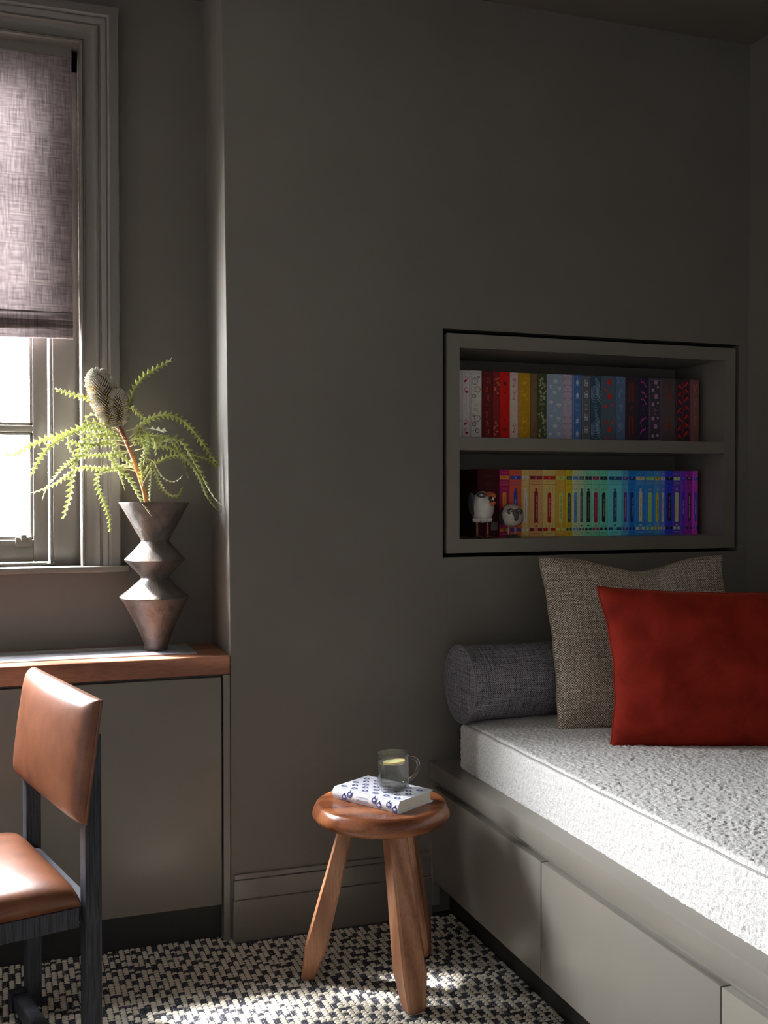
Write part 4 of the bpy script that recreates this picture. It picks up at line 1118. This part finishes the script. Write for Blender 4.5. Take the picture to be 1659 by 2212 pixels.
# ================================================================ CHAIR
ca = Vector((.146, 2.191, 0)); cb = Vector((.042, 2.606, 0))          # rear legs: near, far
wd = (cb - ca).normalized(); fr = Vector((-wd.y, wd.x, 0)); up = Vector((0, 0, 1))   # width, front directions
CW = (cb - ca).length; CD = .47
ch = thing('dining_chair', (ca + cb) / 2 + fr * .2, 'tan leather dining chair with black oak frame by the window', 'chair')
def cP(w, f_, z): return ca + wd * w + fr * f_ + up * z
def post(w, rings, tw=.034, nm='rear_leg'):
    """post centred at width w; rings: (back f, front f, z)"""
    R = [[cP(w - tw / 2, f0, z), cP(w + tw / 2, f0, z), cP(w + tw / 2, f1, z), cP(w - tw / 2, f1, z)] for f0, f1, z in rings]
    return MB().loft(R).build(nm, M['ebony'], ch, bevel=.0012, seg=1)
for w in (.0, CW): post(w, ((-.0215, .0115, 0), (-.0215, .0115, .535), (-.0215, -.0115, .722)))
for w in (.0, CW): post(w, ((CD - .0165, CD + .0165, 0), (CD - .0165, CD + .0165, .382)), nm='front_leg')
zr = .362
for w in (0, CW): MB().obox(cP(w, CD / 2, zr), wd * .013, fr * (CD / 2 - .023), up * .020).build('seat_rail', M['ebony'], ch, bevel=.001, seg=1)
for f_ in (0, CD): MB().obox(cP(CW / 2, f_, zr), wd * (CW / 2 - .013), fr * .013, up * .020).build('seat_rail', M['ebony'], ch, bevel=.001, seg=1)
MB().obox(cP(CW / 2, .028, .0285), wd * (CW / 2 - .017), fr * .016, up * .0165).build('stretcher', M['ebony'], ch, bevel=.0012, seg=1)
for w in (0, CW): MB().obox(cP(w + (.004 if w else -.004), .0295, .0225), wd * .015, fr * .0175, up * .0225).build('foot_block', M['ebony'], ch, bevel=.0012, seg=1)
def pad(nm, O, U, Vv, N, w, h, t, crown, n=22, p=7, soft=.25):
    """upholstered slab: U,V unit axes, N outward; O centre of the back plane"""
    O, U, Vv, N = Vector(O), Vector(U), Vector(Vv), Vector(N); m = MB(); vs = []; fs = []
    def prof(u, v):
        return t * ((1 - abs(u) ** p) * (1 - abs(v) ** p)) ** soft + crown * (1 - u * u) * (1 - v * v)
    k = n + 1
    for side in (1, 0):
        for i in range(k):
            for j in range(k):
                u = math.sin((i / n * 2 - 1) * PI / 2); v = math.sin((j / n * 2 - 1) * PI / 2)
                d = prof(u, v) if side else 0.0
                vs.append(O + U * u * w / 2 + Vv * v * h / 2 + N * d)
    for s in (0, 1):
        for i in range(n):
            for j in range(n):
                a = s * k * k + i * k + j; q = (a, a + k, a + k + 1, a + 1); fs.append(q if s == 0 else q[::-1])
    m.add(vs, fs); return m.build(nm, M['leather'], ch, smooth=True, weld=True, autosmooth=False)
# seat
pad('seat', cP(CW / 2, CD / 2 + .004, .383), wd, fr, up, CW + .022, CD - .028, .046, .016, 26, 10, .32)
# backrest, leaning back, standing proud in front of the posts
LA = .135
lean = up * math.cos(LA) - fr * math.sin(LA); nb_ = (fr * math.cos(LA) + up * math.sin(LA)).normalized()
zb0, zb1 = .548, .790; zc = (zb0 + zb1) / 2; hh = (zb1 - zb0) / 2; fc = .0125 - (zc - .535) * math.tan(LA)
pad('backrest', cP(CW / 2, fc, zc), wd, lean, nb_, CW + .056, hh * 2 / math.cos(LA), .034, .012, 26, 9, .30)
# stitched welt along the near end of the backrest
MB().tube([cP(-.0275, fc, zc) + lean * hh * q + nb_ * .004 for q in np.linspace(-.98, .98, 12)], .0018, 6).build('welt', M['leather'], ch, smooth=True)

# ================================================================ VASE + BANKSIA
vb = Vector((.381, 2.968, .7705))
k_ = 1 / (5.978 * 784)
def vlean(z):
    return (vb.x + np.interp(z, [0, .145, .196, .246, .298, .405], [.0, -.0045, -.003, -.0032, -.0028, -.003]), vb.y, vb.z)
vp = [(.0004, .0), (.030, 0), (.0325, .004), (.0318, .010), (.0335, .020), (.054, .070), (.078, .122), (.0925, .142), (.0938, .1455), (.0915, .149), (.070, .165), (.050, .184), (.0385, .1955), (.0378, .1985), (.042, .206), (.062, .226), (.080, .2445), (.0818, .2475), (.079, .251), (.060, .272), (.041, .293), (.0378, .298), (.0395, .304), (.062, .345), (.084, .385), (.0945, .4025), (.0955, .4050), (.0930, .4052), (.089, .398), (.060, .350), (.036, .305), (.030, .298), (.030, .20), (.026, .02), (.0004, .018)]
# resample the outer wall for a smooth hand-built surface
vpr = []
for (r0, z0), (r1, z1) in zip(vp, vp[1:]):
    n = max(1, int(math.hypot(r1 - r0, z1 - z0) / .008))
    for i in range(n): vpr.append((r0 + (r1 - r0) * i / n, z0 + (z1 - z0) * i / n))
vpr.append(vp[-1])
vs_ = MB().lathe(vpr, vlean, 72, True, lambda a, z: .012 * math.sin(3 * a + z * 30) + .010 * math.sin(7 * a - z * 80) + .006 * math.sin(13 * a + z * 150)).build('ceramic_vase', M['clay'], None, smooth=True)
tag(vs_, 'tall bronze-brown stacked-cone ceramic vase on the worktop', 'vase')

bn = thing('banksia_stem', (vb.x - .02, vb.y, vb.z + .30), 'banksia flower with toothed green leaves in the vase', 'flower')
# traced in a frontal plane through the vase, then spread in depth along the view ray normal
Cc = Vector((0, 0, 1.2)); Fw = Vector((math.sin(yaw) * math.cos(pit), math.cos(yaw) * math.cos(pit), math.sin(pit))); Rr = Vector((math.cos(yaw), -math.sin(yaw), 0)); Uu = Rr.cross(Fw)
def at(zx, zy, dy):
    """measured leaf point (enlarged crop coordinates) placed dy metres nearer to the room than the vase axis"""
    px, py = zx / 3.19, 680 + zy / 3.19
    d = Rr * ((px - 829.5) / 2305) - Uu * ((py - 1106) / 2305) + Fw
    return Cc + d * ((vb.y - dy) / d.y)
stem_pts = [at(*p, 0) for p in ((1022, 1420), (1010, 1310), (985, 1190), (945, 1070), (905, 960), (870, 880), (842, 815), (820, 770))]
MB().tube(catmull(stem_pts, 5), lambda q: .0062 - .0012 * q, 10).build('stem', M['stem'], bn, smooth=True)
sk = catmull(stem_pts, 8)
nub = MB()
for k in range(14):
    p = sk[int(18 + k * 2.6)] ; a = k * 2.4; nub.ellipsoid(p + Vector((math.cos(a), math.sin(a), 0)) * .0055, (.0022, 0, 0), (0, .0022, 0), (0, 0, .0026), 6, 5)
nub.build('leaf_scar', M['stem'], bn, smooth=True)
def cone(nm, base, tip, rad, dn, seed):
    base, tip = Vector(base), Vector(tip); ax = (tip - base); L = ax.length; ax.normalize(); a = ax.orthogonal().normalized(); b = ax.cross(a)
    def rr(t): return rad * (max(0, 1 - abs(2 * (t - .47)) ** 2.6)) ** .5
    rings = []
    for i in range(15):
        t = .01 + .98 * i / 14; rings.append([base + ax * L * t + (a * math.cos(q) + b * math.sin(q)) * max(.002, rr(t) * .86) for q in [2 * PI * j / 20 for j in range(20)]])
    core = MB().loft(rings).build(nm, M['cone'], bn, smooth=True)
    m = MB(); rnd = random.Random(seed); ga = PI * (3 - 5 ** .5)
    for k in range(dn):
        t = (k + .5) / dn; t = .02 + .97 * t; q = k * ga; d = a * math.cos(q) + b * math.sin(q); r0 = rr(t)
        n = (d * 1.0 + ax * (1.1 * (t - .25))).normalized(); p = base + ax * L * t + d * r0 * .82
        ln = .0115 * (.7 + .6 * rnd.random()); w = .00165; s = n.cross(ax).normalized(); u = s.cross(n)
        e = p + n * ln + ax * .002; v = [p + s * w, p - s * w * .5 + u * w, p - s * w * .5 - u * w, e + s * w * .8, e - s * w * .4 + u * w * .8, e - s * w * .4 - u * w * .8]
        m.add(v, [(0, 1, 4, 3), (1, 2, 5, 4), (2, 0, 3, 5), (3, 4, 5)], mi=0 if rnd.random() < .84 or t > .75 else 1)
    o = m.build('styles', [M['style'], M['style2']], core); o['kind'] = 'stuff'
    return core
cone('flower_cone', at(805, 765, .0), at(648, 388, .012), .0365, 1000, 1)
cone('flower_bud', at(822, 752, .018), at(808, 528, .040), .0185, 300, 2)
LV = [  # (depth offsets base->tip), path, lobe half width px
    ((0, .05), ((850, 765), (880, 660), (902, 580), (940, 490), (1000, 420), (1080, 370), (1150, 330), (1183, 297)), 26),
    ((-.01, .0), ((700, 640), (610, 578), (540, 560), (460, 535), (375, 510)), 22),
    ((.01, -.02), ((820, 800), (720, 765), (640, 745), (560, 775), (490, 810), (400, 840), (300, 862), (210, 900), (140, 945), (75, 972), (38, 940)), 27),
    ((.0, .06), ((832, 832), (740, 802), (640, 785), (520, 805), (430, 850), (340, 910), (280, 985), (240, 1055), (212, 1120)), 28),
    ((.02, .08), ((846, 872), (760, 862), (640, 900), (560, 960), (490, 1010), (420, 1070), (370, 1135), (325, 1190), (290, 1280)), 20),
    ((.01, .11), ((840, 850), (740, 830), (640, 840), (575, 870), (550, 930), (525, 1000), (510, 1070), (498, 1135), (490, 1210), (478, 1285), (455, 1345), (440, 1402)), 30),
    ((.02, .04), ((925, 1050), (840, 1052), (740, 1060), (650, 1055), (560, 1050), (480, 1090), (400, 1150), (320, 1190), (215, 1228)), 22),
    ((.02, .10), ((930, 1075), (840, 1060), (760, 1065), (700, 1085), (670, 1125), (678, 1200), (710, 1270), (735, 1340), (755, 1410), (758, 1492)), 23),
    ((.02, .10), ((880, 940), (810, 945), (768, 985), (800, 1045), (860, 1100), (905, 1160), (935, 1215), (965, 1275), (1000, 1330), (1042, 1386)), 24),
    ((.0, -.04), ((925, 1060), (860, 1035), (812, 1060), (835, 1130), (860, 1212)), 20),
    ((.01, .03), ((868, 800), (940, 780), (1000, 732), (1080, 697), (1160, 690), (1230, 712), (1285, 752), (1335, 805), (1382, 862), (1425, 925), (1465, 985), (1510, 1032), (1546, 1082)), 26),
    ((-.02, -.05), ((850, 690), (895, 640), (945, 672), (1000, 722), (1032, 762)), 20),
    ((.01, .06), ((890, 850), (950, 805), (1020, 785), (1090, 795), (1155, 805)), 30),
    ((.01, .10), ((905, 880), (1000, 885), (1100, 880), (1180, 852), (1245, 875), (1285, 925), (1318, 975), (1352, 1045), (1392, 1115), (1432, 1195), (1482, 1272), (1540, 1322)), 31),
    ((.0, .05), ((930, 935), (1040, 912), (1150, 912), (1230, 950), (1290, 1000), (1350, 1080), (1395, 1175), (1430, 1260), (1500, 1348), (1592, 1396)), 23),
    ((.0, -.03), ((965, 1100), (1030, 1045), (1100, 1010), (1190, 972), (1300, 970), (1400, 985), (1470, 1022), (1505, 1075), (1500, 1150), (1508, 1228)), 22),
    ((.0, -.04), ((925, 900), (1010, 870), (1110, 862), (1190, 880), (1240, 960), (1270, 1025), (1290, 1080), (1300, 1132)), 22),
    ((.02, .08), ((955, 1040), (1010, 1000), (1055, 1010), (1085, 1060), (1110, 1105), (1155, 1140), (1210, 1146), (1258, 1108)), 18),
    ((.02, .05), ((975, 1130), (1040, 1040), (1070, 1080), (1092, 1140), (1120, 1195), (1170, 1240), (1225, 1246), (1256, 1190)), 18),
    ((.02, .05), ((985, 1180), (978, 1100), (975, 1030), (985, 970), (1000, 930)), 22),
    ((.01, .02), ((985, 1160), (1030, 1080), (1045, 1040), (1042, 1110), (1035, 1190), (1030, 1285)), 16),
    ((.0, .03), ((815, 790), (740, 740), (670, 700), (620, 692), (575, 738)), 26),
    ((.01, .05), ((838, 830), (760, 800), (670, 785), (600, 790), (545, 830)), 22),
    ((.02, .06), ((865, 900), (790, 890), (700, 890), (600, 890), (520, 885), (470, 860), (480, 920), (510, 960)), 20),
    ((.02, .05), ((885, 950), (800, 960), (700, 965), (600, 968), (540, 985), (460, 1040)), 20),
    ((.02, .09), ((870, 870), (800, 835), (720, 830), (660, 820), (600, 800)), 28),
    ((.01, .06), ((900, 860), (970, 830), (1040, 850), (1075, 910), (1078, 962)), 24),
    ((.01, .08), ((900, 840), (960, 800), (1010, 815), (1030, 880), (1020, 950)), 26),
    ((.02, .07), ((930, 1060), (890, 1015), (840, 985), (790, 930), (770, 900)), 28),
    ((.02, .06), ((895, 910), (960, 880), (1010, 920), (1000, 980), (985, 1040)), 24),
    ((.0, -.04), ((890, 870), (960, 850), (1050, 830), (1140, 840), (1210, 870), (1250, 930)), 22),
]
def leaf(base_d, tip_d, path, hw, seed):
    rnd = random.Random(seed); n = len(path)
    P = catmull([at(x, y, base_d + (tip_d - base_d) * (i / (n - 1)) ** 1.3) for i, (x, y) in enumerate(path)], 10)
    L = [0]
    for a, b in zip(P, P[1:]): L.append(L[-1] + (b - a).length)
    tot = L[-1]; hwm = 1.18 * hw / 3.19 / 790
    def samp(s):
        s = max(0, min(tot, s)); i = min(len(L) - 2, max(0, np.searchsorted(L, s) - 1)); f_ = (s - L[i]) / max(1e-9, L[i + 1] - L[i]); return P[i].lerp(P[i + 1], f_)
    m = MB(); pitch = hwm * 1.15; nl = max(4, int(tot * .93 / pitch)); tw = rnd.uniform(-.9, .9); tw2 = rnd.uniform(-2.2, 2.2)
    for k in range(nl):
        s0 = tot * .07 + k * pitch
        t = s0 / tot; wdt = hwm * (1 - .62 * max(0, (t - .62) / .38) ** 1.3) * min(1, .45 + t * 3)
        for sd in (1, -1):
            sa = s0 + (pitch * .5 if sd < 0 else 0); a = samp(sa); b = samp(sa + pitch * 1.0); mid = samp(sa + pitch * .62)
            T = (b - a)
            if T.length < 1e-7: continue
            T.normalize(); ang = tw + tw2 * t
            X = T.cross(Fw)
            if X.length < .05: X = T.orthogonal()
            X.normalize(); Nn = X.cross(T).normalized(); D = (X * math.cos(ang) + Nn * math.sin(ang)) * sd; Nd = T.cross(D).normalized() * sd
            tip = mid + D * wdt + Nd * wdt * .35; e = D * .0004
            q = [a + e, b + e, mid.lerp(tip, .5) + T * pitch * .20, tip + T * pitch * .20, mid.lerp(tip, .5) - T * pitch * .27]
            off = Nd * .0004
            m.add([v + off for v in q], [(0, 1, 2), (0, 2, 4), (4, 2, 3)])
            m.add([v - off for v in q], [(0, 2, 1), (0, 4, 2), (4, 3, 2)], mi=1)
    m.tube([samp(tot * q) for q in np.linspace(0, 1, 26)], lambda q: .0013 * (1 - q) + .00045, 5)
    nf = len(m.f)
    for i in range(nf):
        if len(m.f[i]) > 3: m.mi[i] = 2
    me = bpy.data.meshes.new('leaf'); me.from_pydata(m.v, [], m.f)
    for mt in (M['leaf'], M['leaf_under'], M['midrib']): me.materials.append(mt)
    for i, v in m.mi.items(): me.polygons[i].material_index = v
    me.update(); return link('leaf', me, bn)
for i, ((d0, d1), path, hw) in enumerate(LV): leaf(d0, d1, path, hw, i + 11)

# ================================================================ CARPET WEAVE
def carpet():
    cxw, cyw = .0142, .0126; X0, X1, Y0, Y1 = -1.0, 1.19, .9, 2.848
    nu, nv_ = 6, 5
    tu = np.linspace(-1, 1, nu); tv = np.linspace(-1, 1, nv_)
    U, Vg = np.meshgrid(tu, tv, indexing='ij')
    H = (1 - np.abs(U) ** 4.0) ** .6 * (1 - np.abs(Vg) ** 3) ** .7
    tmpl = np.stack([U * .485 * cxw, (Vg * .37 + .10 * (1 - U ** 2)) * cyw, H * .0038 - .0003], 2).reshape(-1, 3)
    q = np.array([[i * nv_ + j, (i + 1) * nv_ + j, (i + 1) * nv_ + j + 1, i * nv_ + j + 1] for i in range(nu - 1) for j in range(nv_ - 1)])
    cream = []; dark = []
    rng = np.random.RandomState(3)
    for r in range(int((Y1 - Y0) / cyw)):
        y = Y1 - (r + .5) * cyw
        ymax = YW - .021 if True else 0
        for c in range(int((X1 - X0) / cxw)):
            x = X0 + (c + .5) * cxw 
            if x > 1.188 or (x > .5585 and y > ymax - cyw * .4): continue
            on = (((r + 3 * c) % 7) < 5) != (rng.rand() < .10)
            (cream if on else dark).append((x, y))
    def make(name, pts, mt, s, hz):
        pts = np.array(pts); n = len(pts); sc = 1 + (rng.rand(n, 1, 3) - .5) * np.array([.10, .18, .35]); sc = sc * np.array(s)
        v = tmpl[None] * sc; v[:, :, 2] *= hz; v[:, :, 0] += pts[:, 0, None]; v[:, :, 1] += pts[:, 1, None] + (rng.rand(n, 1) - .5) * .0014
        v = v.reshape(-1, 3); k = len(tmpl); f = (q[None] + (np.arange(n) * k)[:, None, None]).reshape(-1, 4)
        me = bpy.data.meshes.new(name); me.vertices.add(len(v)); me.vertices.foreach_set('co', v.ravel())
        me.loops.add(f.size); me.loops.foreach_set('vertex_index', f.ravel().astype(np.int32)); me.polygons.add(len(f))
        me.polygons.foreach_set('loop_start', np.arange(len(f)) * 4); me.polygons.foreach_set('loop_total', np.full(len(f), 4))
        me.update(); me.validate(); me.polygons.foreach_set('use_smooth', np.ones(len(f), bool)); me.materials.append(mt)
        o = link(name, me, floor); o['kind'] = 'stuff'; o['label'] = 'cream looped wool yarn of the carpet' if name == 'carpet_loops' else 'charcoal flat yarn of the carpet'
    make('carpet_loops', cream, M['loop'], (1, 1, 1), 1.0)
    make('carpet_flat_yarn', dark, M['darkyarn'], (1, 1.2, 1), .85)
carpet()
bpy.context.view_layer.update()
